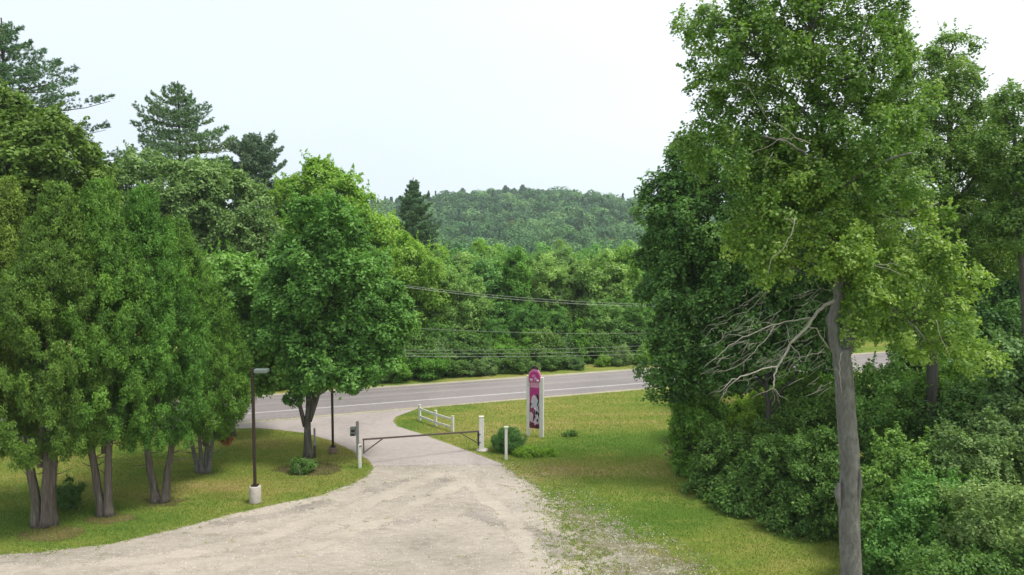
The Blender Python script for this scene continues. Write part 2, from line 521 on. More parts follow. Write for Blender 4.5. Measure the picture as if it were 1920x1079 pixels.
t.links.new(bump(t, mathn(t, 'ADD', nC.outputs[0], mathn(t, 'MULTIPLY', nD.outputs[0], .6)), .5, .05), p.inputs["Normal"])
t.links.new(p.outputs[0], o.inputs["Surface"])
M['lawn'] = m
g = obj('ground', mesh('ground', np.stack([XX, YY, ZZ], -1).reshape(-1, 3), Fg, M['lawn'], {"lush": np.clip(lush, 0, 1).ravel(), "dry": np.clip(dry, 0, 1).ravel()}))
props(g, kind='structure')

# soft-edged sheets -------------------------------------------------
def poly_sd(P, X, Y):
    """signed distance, positive inside"""
    P = np.asarray(P); d = np.full(X.shape, 1e9); ins = np.zeros(X.shape, bool)
    for i in range(len(P)):
        a, b = P[i - 1], P[i]
        e = b - a; w0, w1 = X - a[0], Y - a[1]
        tt = np.clip((w0 * e[0] + w1 * e[1]) / max((e ** 2).sum(), 1e-9), 0, 1)
        d = np.minimum(d, (w0 - e[0] * tt) ** 2 + (w1 - e[1] * tt) ** 2)
        c = ((a[1] <= Y) & (b[1] > Y)) | ((b[1] <= Y) & (a[1] > Y))
        with np.errstate(divide='ignore', invalid='ignore'):
            xi = a[0] + (Y - a[1]) * e[0] / (e[1] if abs(e[1]) > 1e-12 else 1e-12)
        ins ^= c & (X < xi)
    return np.where(ins, 1, -1) * np.sqrt(d)
def sheet(name, poly, z, mat, step=.3, margin=1.5, soft=None):
    P = np.array([p[:2] for p in poly])
    lo, hi = P.min(0) - margin, P.max(0) + margin
    X, Y = np.meshgrid(np.arange(lo[0], hi[0] + step, step), np.arange(lo[1], hi[1] + step, step))
    sd = poly_sd(P, X, Y)
    sw = np.full(X.shape, .3) if soft is None else soft(X, Y)
    I = np.arange(X.size).reshape(X.shape)
    Fq = np.stack([I[:-1, :-1], I[:-1, 1:], I[1:, 1:], I[1:, :-1]], -1).reshape(-1, 4)
    lim = (sd + sw * 1.3).ravel()
    Fq = Fq[(lim[Fq] > 0).any(1)]
    used = np.unique(Fq); mp_ = np.zeros(X.size, int); mp_[used] = np.arange(len(used))
    V = np.stack([X.ravel(), Y.ravel(), np.full(X.size, z)], -1)[used]
    ob = obj(name, mesh(name, V, mp_[Fq], mat, {"edge": sd.ravel()[used], "soft": sw.ravel()[used]}))
    return props(ob, kind='structure')
def edge_shader(t, o, bsdf, sc_=1.6, hf=8):
    """thin the sheet out raggedly at its rim, where grass grows through"""
    v = coords(t)
    a = noise(t, sc_, 4, .6, v); b = noise(t, hf, 3, .7, v)
    nz = mathn(t, 'MULTIPLY_ADD', mathn(t, 'ADD', mathn(t, 'MULTIPLY', a.outputs[0], .5), mathn(t, 'MULTIPLY', b.outputs[0], .5)), 5.0, -2.5)
    x = mathn(t, 'ADD', attr(t, "edge"), mathn(t, 'MULTIPLY', nz, attr(t, "soft")))
    al = mathn(t, 'MULTIPLY_ADD', x, 12.0, .5, clamp=True)
    tr = t.nodes.new("ShaderNodeBsdfTransparent"); mx = t.nodes.new("ShaderNodeMixShader")
    t.links.new(al, mx.inputs[0]); t.links.new(tr.outputs[0], mx.inputs[1]); t.links.new(bsdf, mx.inputs[2])
    t.links.new(mx.outputs[0], o.inputs["Surface"])

def mineral(name, stops, sc1=.35, stretch=(1, 1, 1), fine=28, bs=.5, bd=.03, edged=True, patch=None, speck=.35):
    m, t, o = newmat(name)
    v = coords(t)
    a = noise(t, sc1, 6, .62, coords(t, stretch), .5); b = noise(t, fine, 4, .75, v); c = noise(t, 3.2, 5, .7, coords(t, stretch))
    r = ramp(t, stops)
    t.links.new(mathn(t, 'ADD', mathn(t, 'MULTIPLY', a.outputs[0], .6), mathn(t, 'MULTIPLY', c.outputs[0], .4)), r.inputs[0])
    col = mixc(t, 1.0, r.outputs[0], mixc(t, b.outputs[0], (1 - speck,) * 3, (1 + speck,) * 3), 'MULTIPLY')
    if patch:
        q = noise(t, patch[1], 5, .7, coords(t, (.6, 1.2, 1)), .6)
        k = mathn(t, 'MULTIPLY_ADD', q.outputs[0], 14, -14 * patch[2], clamp=True)
        col = mixc(t, mathn(t, 'MULTIPLY', k, patch[3]), col, patch[0])
    p = t.nodes.new("ShaderNodeBsdfPrincipled"); p.inputs["Roughness"].default_value = .92; p.inputs["Specular IOR Level"].default_value = .2
    t.links.new(col, p.inputs["Base Color"])
    t.links.new(bump(t, mathn(t, 'ADD', b.outputs[0], mathn(t, 'MULTIPLY', c.outputs[0], .7)), bs, bd), p.inputs["Normal"])
    if edged: edge_shader(t, o, p.outputs[0])
    else: t.links.new(p.outputs[0], o.inputs["Surface"])
    return m
M['gravel'] = mineral("gravel", [(.34, (.24, .215, .18)), (.44, (.335, .30, .255)), (.54, (.405, .36, .31)), (.64, (.465, .405, .35))], .22, (.6, 1.3, 1), 30, .8, .04, patch=((.20, .19, .11), 1.1, .58, .45))
M['drive'] = mineral("old_drive_surface", [(.36, (.27, .24, .225)), (.48, (.335, .30, .285)), (.62, (.39, .345, .325))], .25, (1, 1, 1), 22, .3, .015, speck=.16)
M['shoulder'] = mineral("shoulder_gravel", [(.3, (.26, .24, .17)), (.5, (.34, .32, .23)), (.7, (.42, .39, .30))], .8, (1, 1, 1), 24, .6, .03)
M['asphalt'] = mineral("asphalt", [(.36, (.185, .172, .174)), (.5, (.225, .208, .21)), (.64, (.265, .242, .242))], .12, (1, 1, 1), 30, .3, .01, edged=False, speck=.12)
M['mulch'] = mineral("mulch", [(.3, (.05, .035, .022)), (.5, (.10, .07, .045)), (.7, (.16, .11, .07))], 1.2, (1, 1, 1), 25, .8, .04)
M['litter'] = mineral("leaf_litter", [(.3, (.10, .09, .035)), (.5, (.15, .11, .05)), (.7, (.20, .15, .08))], 1.2, (1, 1, 1), 25, .8, .04)

DRIVE = [G(*p) for p in [(380, 800), (480, 792), (620, 779), (760, 767), (790, 764), (742, 782), (737, 790), (745, 800), (790, 814), (850, 836), (905, 856), (945, 872), (900, 890), (780, 898), (712, 896),
                         (702, 878), (690, 862), (660, 845), (620, 826), (570, 812), (520, 806), (480, 803), (380, 806)]]
GRAV = [G(*p) for p in [(704, 874), (940, 872), (985, 900), (1020, 925), (1040, 950), (1062, 985), (1085, 1030), (1115, 1085), (1180, 1200), (1150, 1700), (-900, 1700), (-900, 1075), (-200, 1050), (0, 1041), (80, 1036),
                        (200, 1022), (330, 993), (430, 966), (520, 946), (600, 930), (660, 908), (690, 892)]]
gx = np.array([G(1060, 960)[0]])[0]
GT = G(820, 873)[1]
def soft_g(X, Y):
    # broad mixed margin on the right, crisp on the left
    u = X / np.maximum(Y, 1) * F + 960
    yt = GT
    return np.maximum(.10 + .95 * sstep(900, 1060, u) + .9 * sstep(36, 29, Y) * sstep(950, 1080, u), .55 * np.exp(-((Y - yt) / 1.6) ** 2) * sstep(690, 730, u))
def soft_d(X, Y): return np.full(X.shape, .07) + .35 * sstep(47.5, 44.5, Y) * 0
sheet('driveway', DRIVE, .004, M['drive'], .25, 1.0, soft_d)
sheet('gravel_lot', GRAV, .010, M['gravel'], .3, 4.0, soft_g)
VERGE = [G(*q) for q in [(1050, 935), (1110, 965), (1190, 1010), (1260, 1045), (1330, 1079), (1420, 1130), (1300, 1250), (1100, 1250), (1060, 1000)]]
M['verge'] = mineral("weedy_gravel", [(.34, (.12, .11, .06)), (.46, (.20, .18, .12)), (.55, (.29, .27, .22)), (.64, (.40, .37, .31))], .9, (.6, 1.3, 1), 18, .8, .04, speck=.5)
sheet('gravel_verge', VERGE, .008, M['verge'], .2, 3.0, lambda X, Y: np.full(X.shape, 2.6))
for pts, mt, nm, z in (([(30, 1000), (90, 985), (150, 988), (165, 1000), (110, 1016), (40, 1014)], 'litter', 'mulch_bed', .006),
                       ([(160, 972), (200, 962), (245, 965), (250, 975), (200, 984), (160, 980)], 'litter', 'mulch_bed', .006),
                       ([(270, 938), (320, 932), (350, 938), (330, 948), (280, 950)], 'litter', 'mulch_bed', .006),
                       ([(505, 882), (560, 868), (600, 866), (645, 876), (625, 890), (560, 893)], 'mulch', 'mulch_bed', .006)):
    sheet(nm, [G(*q) for q in pts], z, M[mt], .15, 1.2, lambda X, Y: np.full(X.shape, .34))

M['track'] = mineral("worn_track_dirt", [(.36, (.30, .265, .22)), (.5, (.38, .338, .288)), (.64, (.44, .385, .33))], .5, (.7, 1.2, 1), 26, .5, .02, speck=.2)
M['track_dark'] = mineral("dark_gravel", [(.36, (.20, .18, .155)), (.5, (.28, .25, .22)), (.64, (.36, .32, .28))], .5, (.7, 1.2, 1), 26, .6, .02, speck=.3)  # darker gravel tone for the bands between the tracks
def ribbon(pts, w):
    p = np.array([G(*q)[:2] for q in pts]); d = np.gradient(p, axis=0); d /= np.linalg.norm(d, axis=1, keepdims=True)
    nn = np.stack([-d[:, 1], d[:, 0]], -1) * w
    return list(p + nn) + list((p - nn)[::-1])
for nm, pts, w, mt, z in (('worn_track', [(-60, 1075), (150, 1068), (350, 1040), (520, 1000), (660, 955), (760, 915), (830, 885)], .55, 'track', .014),
                     ('worn_track', [(150, 1110), (400, 1075), (600, 1020), (740, 965), (850, 915), (900, 885)], .5, 'track', .0145),
                     ('worn_track', [(1020, 1100), (1000, 1040), (960, 980), (900, 925), (850, 885)], .45, 'track', .015),
                     ('dark_gravel_patch', [(690, 925), (750, 905), (800, 898), (860, 905)], .35, 'track_dark', .013),
                     ('dark_gravel_patch', [(880, 960), (960, 985), (1030, 1010), (1060, 1050)], .5, 'track_dark', .0135),
                     ('dark_gravel_patch', [(640, 990), (720, 985), (780, 975)], .2, 'track_dark', .0125),
                     ('dark_gravel_patch', [(400, 985), (520, 965), (620, 940)], .3, 'track_dark', .012)):
    sheet(nm, ribbon(pts, w), z, M[mt], .2, 2.0, lambda X, Y: np.full(X.shape, .62))

# road --------------------------------------------------------------
def strip(name, s0, s1, z, mat, l0=-90, l1=160, n=60, w0=None):
    a = np.linspace(l0, l1, n)
    V = []
    for q in a:
        for s in (s0 if w0 is None else w0(q), s1):
            p = RA + RU * q + RN * s; V.append((p[0], p[1], z))
    Fq = [(2 * i, 2 * i + 2, 2 * i + 3, 2 * i + 1) for i in range(n - 1)]
    return obj(name, mesh(name, V, Fq, mat, smooth=False))
def near_edge(q): return -2.35 + .55 * min(max(q / 30, 0), 1)
FARW = road_s(*G(700, 733.8)[:2]); CEN = road_s(*G(1100, 714)[:2])
def behind(px, ds):
    """distance Y at which the sight line of px is ds metres beyond the far road line"""
    u = (px - CX) / F
    k = u * RN[0] + RN[1]
    return (FARW + ds + RA @ RN) / k
ma = M['asphalt']; ta = ma.node_tree
pr = [n for n in ta.nodes if n.type == 'BSDF_PRINCIPLED'][0]; src = pr.inputs["Base Color"].links[0].from_socket
mpn = ta.nodes.new("ShaderNodeMapping"); mpn.inputs["Rotation"].default_value = (0, 0, -math.atan2(RU[1], RU[0])); mpn.inputs["Scale"].default_value = (.035, 1.5, 1)
mpn.vector_type = 'POINT'
tc = ta.nodes.new("ShaderNodeTexCoord"); ta.links.new(tc.outputs["Object"], mpn.inputs[0])
mp2 = ta.nodes.new("ShaderNodeMapping"); mp2.inputs["Rotation"].default_value = (0, 0, -math.atan2(RU[1], RU[0])); ta.links.new(tc.outputs["Object"], mp2.inputs[0])
mp3 = ta.nodes.new("ShaderNodeMapping"); mp3.inputs["Scale"].default_value = (.03, 1.2, 1); ta.links.new(mp2.outputs[0], mp3.inputs[0])
nz_ = noise(ta, 1.0, 4, .6, mp3.outputs[0])
ta.links.new(mixc(ta, 1.0, src, mixc(ta, nz_.outputs[0], (.72, .72, .72), (1.28, 1.26, 1.25)), 'MULTIPLY'), pr.inputs["Base Color"])
ta.nodes.remove(mpn)
props(strip('road', 0, FARW + 1.0, .016, M['asphalt'], w0=near_edge), kind='structure')
M['paint'] = plain("road_paint", (.52, .51, .51), .7, var=.3, scale=3, bs=.05)
M['paint_faint'] = plain("worn_road_paint", (.33, .315, .30), .8, var=.25, scale=6, bs=.05)
props(strip('road_line', -.10, .10, .020, M['paint']), kind='structure')
props(strip('road_line', FARW - .07, FARW + .07, .020, M['paint_faint']), kind='structure')
props(strip('road_line', CEN - .16, CEN - .05, .020, M['paint_faint']), kind='structure')
props(strip('road_line', CEN + .05, CEN + .16, .020, M['paint_faint']), kind='structure')
def band(l0, l1, s0, s1):
    a = np.linspace(l0, l1, 30)
    return [RA + RU * q + RN * (s0 + (near_edge(q) + 2.35 if s0 < 0 else 0)) for q in a] + [RA + RU * q + RN * (s1) for q in a[::-1]]
sheet('road_shoulder', band(-60, 120, -2.85, -1.0), .008, M['shoulder'], .3, 1.0, lambda X, Y: np.full(X.shape, .08))
sheet('road_shoulder', band(-60, 120, FARW + .2, FARW + 1.75), .009, M['shoulder'], .3, 1.0, lambda X, Y: np.full(X.shape, .18))

# grass and gravel geometry close to the camera ----------------------
rng = np.random.default_rng(5)
def scatter(n, box):
    x = rng.uniform(box[0], box[1], n); y = rng.uniform(box[2], box[3], n); return x, y
gp = np.array([q[:2] for q in GRAV]); dp = np.array([q[:2] for q in DRIVE])
M['grass'] = foliage("grass_blades", (.075, .145, .022), (.155, .195, .036), (.262, .215, .085), .3, .0)
M['weeds'] = foliage("weed_leaves", (.10, .15, .03), (.20, .26, .06), (.34, .34, .14), .4, .0)
x, y = scatter(640000, (-34, 26, 27, 62))
ok = (abs(x / y) < .70) & (rng.random(len(x)) < np.clip((44 / y) ** 2.2, .1, 1)) & (road_s(x, y) < -2.5)
x, y = x[ok], y[ok]
sdg = poly_sd(gp, x, y); sdd = poly_sd(dp, x, y)
sf = soft_g(x, y)
keep = ((poly_sd(np.array([q[:2] for q in VERGE]), x, y) < rng.normal(1.0, .8, len(x))) & (sdg < rng.normal(0, .9, len(x)) * sf - .05) & (sdd < -.1))
x, y = x[keep], y[keep]
hgt = rng.uniform(.025, .06, len(x))
P = np.stack([x, y, terrain(x, y) + hgt * .6], -1)
V, Fc = leaf_quads(P, np.stack([rng.normal(0, 1, len(x)), rng.normal(0, 1, len(x)), rng.normal(0, .4, len(x))], -1), hgt, .22, rng, np.tile(np.array([0, 0, 1.0]), (len(x), 1)))
def at_grid(A):
    i_ = np.clip(np.searchsorted(xs, x) - 1, 0, len(xs) - 2); j_ = np.clip(np.searchsorted(ys, y) - 1, 0, len(ys) - 2)
    return A[j_, i_]
pn = np.sin(x * .9 + 1.5 * np.sin(y * .7)) * .07 + np.sin(y * 1.5 + x * .25 + np.sin(x * .6)) * .10 + .32 * at_grid(dry) - .32 * at_grid(lush)
tb = np.clip(.45 + pn + rng.normal(0, .13, len(x)), 0, 1)
props(obj('grass', mesh('grass', V, Fc, M['grass'], {"tint": np.repeat(tb, 4)})), 'short mown grass blades, green and straw coloured, on the lawn', 'grass', kind='stuff')
# weedy tufts in the gravel margin
x, y = scatter(22000, (-26, 12, 27, 47))
sdg = poly_sd(gp, x, y); u = x / y * F + 960
prob = np.exp(-np.abs(sdg) / (.25 + 2.0 * sstep(930, 1090, u))) * (.5 + .5 * sstep(930, 1050, u)) + .003
ok = (rng.random(len(x)) < prob) & (sdg > -1.5) & (poly_sd(dp, x, y) < -.4)
x, y = x[ok], y[ok]
k = 16
cx, cy = np.repeat(x, k) + rng.normal(0, .06, len(x) * k), np.repeat(y, k) + rng.normal(0, .06, len(x) * k)
hgt = rng.uniform(.02, .05, len(cx))
P = np.stack([cx, cy, hgt * .6], -1)
V, Fc = leaf_quads(P, rng.normal(0, 1, (len(cx), 3)) * np.array([1, 1, .5]), hgt, .25, rng, np.tile(np.array([0, 0, 1.0]), (len(cx), 1)))
props(obj('weed_tufts', mesh('weed_tufts', V, Fc, M['weeds'], {"tint": np.clip(np.repeat(rng.uniform(.0, 1, len(x)), k * 4), 0, 1)})), 'tufts of weeds scattered along the ragged rim of the gravel', 'weeds', kind='stuff')
# pebbles
x, y = scatter(60000, (-26, 14, 27, 46))
sdg = poly_sd(gp, x, y)
ok = ((sdg > -1.2 * soft_g(x, y) * 2) | ((poly_sd(np.array([q[:2] for q in VERGE]), x, y) > 0) & (rng.random(len(x)) < .35))) & (rng.random(len(x)) < .5)
x, y = x[ok], y[ok]
n = len(x)
s = rng.uniform(.012, .034, n)
oct_ = np.array([(1, 0, 0), (0, 1, 0), (-1, 0, 0), (0, -1, 0), (0, 0, .7)], float)
an_ = rng.uniform(0, 6.28, n); ca, sa = np.cos(an_), np.sin(an_)
V = oct_[None] * s[:, None, None] * rng.uniform(.6, 1.3, (n, 5, 1))
V = np.stack([V[..., 0] * ca[:, None] - V[..., 1] * sa[:, None] + x[:, None], V[..., 0] * sa[:, None] + V[..., 1] * ca[:, None] + y[:, None], V[..., 2] + .009], -1).reshape(-1, 3)
tri = np.array([(0, 1, 4), (1, 2, 4), (2, 3, 4), (3, 0, 4)])
Fc = (tri[None] + (np.arange(n) * 5)[:, None, None]).reshape(-1, 3)
m, t, o = newmat("pebble")
r = ramp(t, [(0, (.16, .15, .13)), (.45, (.40, .37, .32)), (1, (.62, .57, .50))]); t.links.new(attr(t, "tint"), r.inputs[0])
p = t.nodes.new("ShaderNodeBsdfPrincipled"); p.inputs["Roughness"].default_value = .9
t.links.new(r.outputs[0], p.inputs["Base Color"]); t.links.new(p.outputs[0], o.inputs["Surface"])
props(obj('pebbles', mesh('pebbles', V, Fc, m, {"tint": np.repeat(rng.random(n), 5)}, smooth=False)), 'loose pale pebbles spread over the gravel lot', 'gravel', kind='stuff')

# ------------------------------------------------------------------ built things
M['white_wood'] = plain("white_painted_wood", (.72, .71, .66), .6, var=.22, scale=5)
M['cream_wood'] = plain("cream_painted_wood", (.62, .60, .48), .65, var=.2, scale=5)
M['grey_wood'] = plain("weathered_grey_wood", (.38, .38, .37), .8, var=.35, scale=7)
M['brown_steel'] = plain("dark_brown_steel", (.045, .030, .026), .45, .3, .3, 5)
M['rust_steel'] = plain("brown_gate_steel", (.13, .10, .09), .6, .3, .35, 6)
M['dark_steel'] = plain("dark_steel", (.05, .045, .04), .5, .3, .3, 6)
M['concrete'] = plain("concrete", (.50, .455, .40), .9, var=.3, scale=5, bs=.4)
M['concrete_dark'] = plain("stained_concrete", (.24, .17, .13), .9, var=.4, scale=5, bs=.4)
M['grey_box'] = plain("grey_box_metal", (.30, .32, .32), .5, .2, .2, 6)
M['lamp_grey'] = plain("grey_green_lamp_metal", (.20, .25, .23), .4, .4, .2, 6)
M['glass'] = plain("lamp_lens", (.45, .47, .45), .2, 0, .1, 6, .02)

def lathe(mb, c, prof, n=20, wob=0.0):
    pts = [(c[0], c[1], c[2] + z) for r, z in prof]
    V, Fs = [], []
    for i, (r, z) in enumerate(prof):
        for k in range(n):
            w = 2 * math.pi * k / n
            V.append((c[0] + r * math.cos(w), c[1] + r * math.sin(w), c[2] + z))
        if i:
            for k in range(n):
                j = (k + 1) % n; Fs.append(((i - 1) * n + k, (i - 1) * n + j, i * n + j, i * n + k))
    Fs += [tuple(range(n - 1, -1, -1)), tuple(len(V) - n + i for i in range(n))]
    return mb.add(V, Fs)

def lamp_post(label, base, base_h, base_r, top, concrete, group):
    t_ = thing('lamp_post', label, 'lamp post', base, 0, group)
    mb = MB(); lathe(mb, (0, 0, -.05), [(base_r * .97, 0), (base_r, .12), (base_r, base_h), (base_r * .93, base_h + .05), (base_r * .2, base_h + .055)], 28)
    mb.build('footing', concrete, t_, True)
    mb = MB().box((0, 0, base_h + .02), (.30, .30, .04), 0, .01)
    for sx in (-1, 1):
        for sy in (-1, 1): lathe(mb, (sx * .11, sy * .11, base_h + .04), [(.018, 0), (.018, .05)], 6)
    mb.build('base_plate', M['brown_steel'], t_)
    MB().box((0, 0, (base_h + top) / 2 + .02), (.125, .125, top - base_h - .04), 0, .015).build('pole', M['brown_steel'], t_)
    MB().box((.12, 0, top - .14), (.16, .07, .09), 0, .01).build('arm', M['lamp_grey'], t_)
    h = MB().box((.42, 0, top - .13), (.62, .40, .17), 0, .03).build('lamp_head', M['lamp_grey'], t_)
    MB().box((.44, 0, top - .221), (.44, .28, .015)).build('lens', M['glass'], h)
    return t_
lamp_post('dark brown square lamp post with a pale concrete footing at the edge of the gravel', G(479, 943), .80, .27, 6.35, M['concrete'], None)
lamp_post('dark brown lamp post with a rust stained footing, its head hidden in the small maple', G(624.5, 850), .36, .25, 6.3, M['concrete_dark'], None)

# marker post, keypad box, gate rest ---------------------------------
b = G(590.5, 858)
t_ = thing('marker_post', 'thin two tone marker post, grey above and brown below, behind the maple trunk', 'post', b)
MB().box((0, 0, .33), (.13, .11, .70), 0, .01).build('lower_sleeve', M['rust_steel'], t_)
MB().box((0, 0, 1.17), (.105, .09, .98), 0, .01).build('post', M['grey_wood'], t_)

b = G(671, 858)
t_ = thing('box_post', 'grey post carrying a small metal box, left of the gate', 'post', b)
MB().box((0, 0, 1.0), (.15, .15, 2.1), 0, .015).build('post', M['grey_wood'], t_)
bx_ = MB().box((-.24, -.05, 1.50), (.30, .22, .50), 0, .02).build('box', M['grey_box'], t_)
MB().box((-.22, -.17, 1.55), (.20, .02, .15), 0, .004).build('keypad', M['dark_steel'], bx_)
MB().box((-.24, -.17, 1.33), (.22, .02, .12), 0, .004).build('panel', M['dark_steel'], bx_)
MB().box((-.09, .0, 1.5), (.10, .06, .10)).build('bracket', M['dark_steel'], t_)

b = G(675, 878)
t_ = thing('gate_rest_post', 'low white post standing under the free end of the swing gate', 'post', b)
MB().box((0, 0, .62), (.15, .14, 1.32), 0, .015).build('post', M['white_wood'], t_)
MB().bar((.0, -.08, 1.22), (.12, -.08, 1.22), .03, .05).build('latch', M['dark_steel'], t_)

# swing gate --------------------------------------------------------
gb = Vector(G(903, 845)); fr = Vector(G(680, 876))
dirg = Vector((fr.x - gb.x, fr.y - gb.y, 0)); Lg = dirg.length; dirg.normalize()
ang = math.atan2(dirg.y, dirg.x)
gate = thing('swing_gate', 'long dark bar gate closed across the driveway between two white posts', 'gate', gb, ang)
z1, z0 = 1.15, 1.50
x0, x1 = .17, Lg - .02
def zt(x): return z1 + (z0 - z1) * (x - x0) / (x1 - x0)
MB().bar((x0, 0, zt(x0)), (x1, 0, zt(x1)), .07, .085).build('top_rail', M['rust_steel'], gate)
MB().bar((x0 + .02, 0, .32), (x0 + .02, 0, zt(x0) - .045), .09, .14).build('hinge_stile', M['dark_steel'], gate)
MB().bar((x1 - .05, 0, .72), (x1 - .05, 0, zt(x1) - .045), .06, .06).build('end_stile', M['rust_steel'], gate)
MB().bar((x0 + .07, 0, .46), (x0 + 1.15, 0, zt(x0 + 1.15) - .04), .05, .055).build('brace', M['rust_steel'], gate)
MB().bar((x1 - .09, 0, .80), (x1 - 1.1, 0, zt(x1 - 1.1) - .04), .05, .055).build('brace', M['rust_steel'], gate)
gp_ = thing('gate_post', 'thick white gate post on a concrete collar, hinging the bar gate', 'post', gb)
MB().box((0, 0, 1.0), (.28, .28, 1.96), 0, .02).build('post', M['white_wood'], gp_)
MB().box((0, 0, 1.995), (.31, .31, .035), 0, .01).build('cap', M['cream_wood'], gp_)
mb = MB(); lathe(mb, (.05, 0, -.05), [(.36, 0), (.36, .09), (.33, .12), (.05, .125)], 20); mb.build('footing', M['concrete'], gp_, True)
for zz in (.5, .98):
    MB().box((-.10, -.16, zz), (.10, .06, .05), 0, .008).build('hinge', M['dark_steel'], gp_)

b = G(949, 862)
t_ = thing('white_post', 'slim white post with a flat cap in front of the round bush', 'post', b)
MB().box((0, 0, .90), (.155, .155, 1.82), 0, .02).build('post', M['white_wood'], t_)
MB().box((0, 0, 1.835), (.25, .25, .045), 0, .015).build('cap', M['cream_wood'], t_)

# rail fence --------------------------------------------------------
fp = [Vector(G(787, 789)), Vector(G(817, 800)), Vector(G(849, 810))]
fence = thing('rail_fence', 'short white two rail fence on the grass by the driveway mouth', 'fence', fp[0])
rel = [p - fp[0] for p in fp]
hs_ = [1.08, 1.05, 1.0]
for p, hh in zip(rel, hs_):
    q = MB().box((p.x, p.y, hh / 2 - .03), (.15, .15, hh + .06), R(-30), .02).build('fence_post', M['white_wood'], fence)
    MB().box((p.x, p.y, hh + .012), (.18, .18, .024), R(-30), .008).build('cap', M['cream_wood'], q)
for i in range(2):
    for zz in (.82, .30):
        a, c = rel[i].copy(), rel[i + 1].copy()
        d_ = (c - a).normalized()
        a += d_ * .075; c -= d_ * .075
        a.z = zz - .0 + (0 if i == 0 else -.02); c.z = zz - .04
        MB().bar(a, c, .05, .14).build('rail', M['white_wood'], fence)

# sign --------------------------------------------------------------
sl, sr = Vector(G(990.5, 817.5)), Vector(G(1015.5, 820.5))
mid = (sl + sr) / 2
sg_ang = math.atan2(sr.y - sl.y, sr.x - sl.x)
W = (sr - sl).length
sign = thing('roadside_sign', 'tall narrow magenta sign with an arched crest between two white posts', 'sign', mid, sg_ang)
M['magenta'] = plain("magenta_paint", (.46, .022, .22), .5, var=.15, scale=6, bs=.05)
M['plum'] = plain("plum_paint", (.25, .025, .115), .5, var=.2, scale=6, bs=.05)
M['pink'] = plain("pink_paint", (.60, .20, .36), .5, var=.15, scale=6, bs=.05)
M['palepink'] = plain("pale_pink_paint", (.66, .50, .58), .5, var=.15, scale=6, bs=.05)
M['black'] = plain("black_paint", (.022, .014, .02), .5, var=.2, scale=6, bs=.05)
M['maroon'] = plain("maroon_paint", (.12, .02, .045), .5, var=.2, scale=6, bs=.05)
M['teal'] = plain("pale_teal_paint", (.45, .58, .58), .5, var=.15, scale=6, bs=.05)
M['lav'] = plain("lavender_paint", (.55, .50, .60), .5, var=.15, scale=6, bs=.05)
M['print_white'] = plain("white_print", (.78, .75, .77), .5, var=.1, scale=6, bs=.05)
mb = MB().box((-W / 2, 0, 1.86), (.20, .14, 3.84), 0, .012); mb.build('sign_post', M['white_wood'], sign)
mb = MB().box((W / 2, 0, 1.84), (.25, .18, 3.80), 0, .012); mb.build('sign_post', M['white_wood'], sign)
pw = W - .23
bz = .52; tz = 3.80
def flat(pts, y0, y1):
    """extruded outline (x,z) from y0 (front) to y1"""
    n = len(pts)
    V = [(x, y0, z) for x, z in pts] + [(x, y1, z) for x, z in pts]
    return V, [tuple(range(n)), tuple(range(2 * n - 1, n - 1, -1))] + [(i, i + n, (i + 1) % n + n, (i + 1) % n) for i in range(n)]
def patch(name, pts, mat, parent, y=-.04, th=.006):
    V, Fs = flat(pts, y, y + th); return MB().add(V, Fs).build(name, mat, parent)
board = MB().box((0, 0, (bz + tz) / 2), (pw, .06, tz - bz), 0, .0).build('sign_board', M['magenta'], sign)
def arch(cx, z0, w, h, n=14):
    return [(cx - w / 2, z0)] + [(cx + w / 2 * math.cos(a), z0 + .08 + (h - .08) * math.sin(a) ** .9) for a in [0 + math.pi * i / n for i in range(n + 1)]] + [] if False else \
           [(cx - w / 2, z0), (cx + w / 2, z0)] + [(cx + w / 2 * math.cos(math.pi * i / n), z0 + h * .35 + h * .65 * math.sin(math.pi * i / n)) for i in range(n + 1)]
V, Fs = flat(arch(0, 3.44, pw + .13, .80), -.10, .05)
crest = MB().add(V, Fs).build('crest', M['pink'], sign)
patch('crest_face', arch(0, 3.47, pw + .04, .62), M['magenta'], crest, -.106)
for cx_, cz_, rr, em in ((-.20, 3.57, .12, 'palepink'), (.22, 3.55, .10, 'print_white'), (-.05, 3.80, .14, 'pink'), (.08, 3.66, .08, 'palepink'), (.02, 3.54, .06, 'pink')):
    patch('emblem', [(cx_ + rr * (1.1 if i % 2 == 0 else .8) * math.cos(i * math.pi / 5), cz_ + rr * .75 * (1.0 if i % 2 == 0 else .8) * math.sin(i * math.pi / 5)) for i in range(10)], M[em], crest, -.112 - abs(cx_) * .01)
V, Fs = flat(arch(0, 4.17, .42, .24), -.07, .03)
MB().add(V, Fs).build('finial', M['black'], sign)
rs = np.random.default_rng(11)
patch('text_panel', [(-pw / 2 + .01, 3.06), (pw / 2 - .01, 3.06), (pw / 2 - .01, 3.42), (-pw / 2 + .01, 3.42)], M['pink'], board, -.036)
for row, zz in enumerate((3.33, 3.23, 3.13)):
    mb = MB()
    xx = -pw / 2 + .06
    while xx < pw / 2 - .1:
        w_ = rs.uniform(.03, .06)
        V, Fs = flat([(xx, zz - .03), (xx + w_, zz - .03), (xx + w_, zz + rs.uniform(.0, .035)), (xx, zz + .03)], -.042, -.036)
        mb.add(V, Fs); xx += w_ + .022
    mb.build('lettering', M['palepink'], board)
def poly(cx, cz, rx, rz, n=9, j=.2, rot=0):
    o = []
    for i in range(n):
        a = 2 * math.pi * i / n; k = 1 + rs.uniform(-j, j)
        x, z = rx * k * math.cos(a), rz * k * math.sin(a)
        o.append((min(max(cx + x * math.cos(rot) - z * math.sin(rot), -pw / 2 + .004), pw / 2 - .004), max(cz + x * math.sin(rot) + z * math.cos(rot), bz + .01)))
    return o
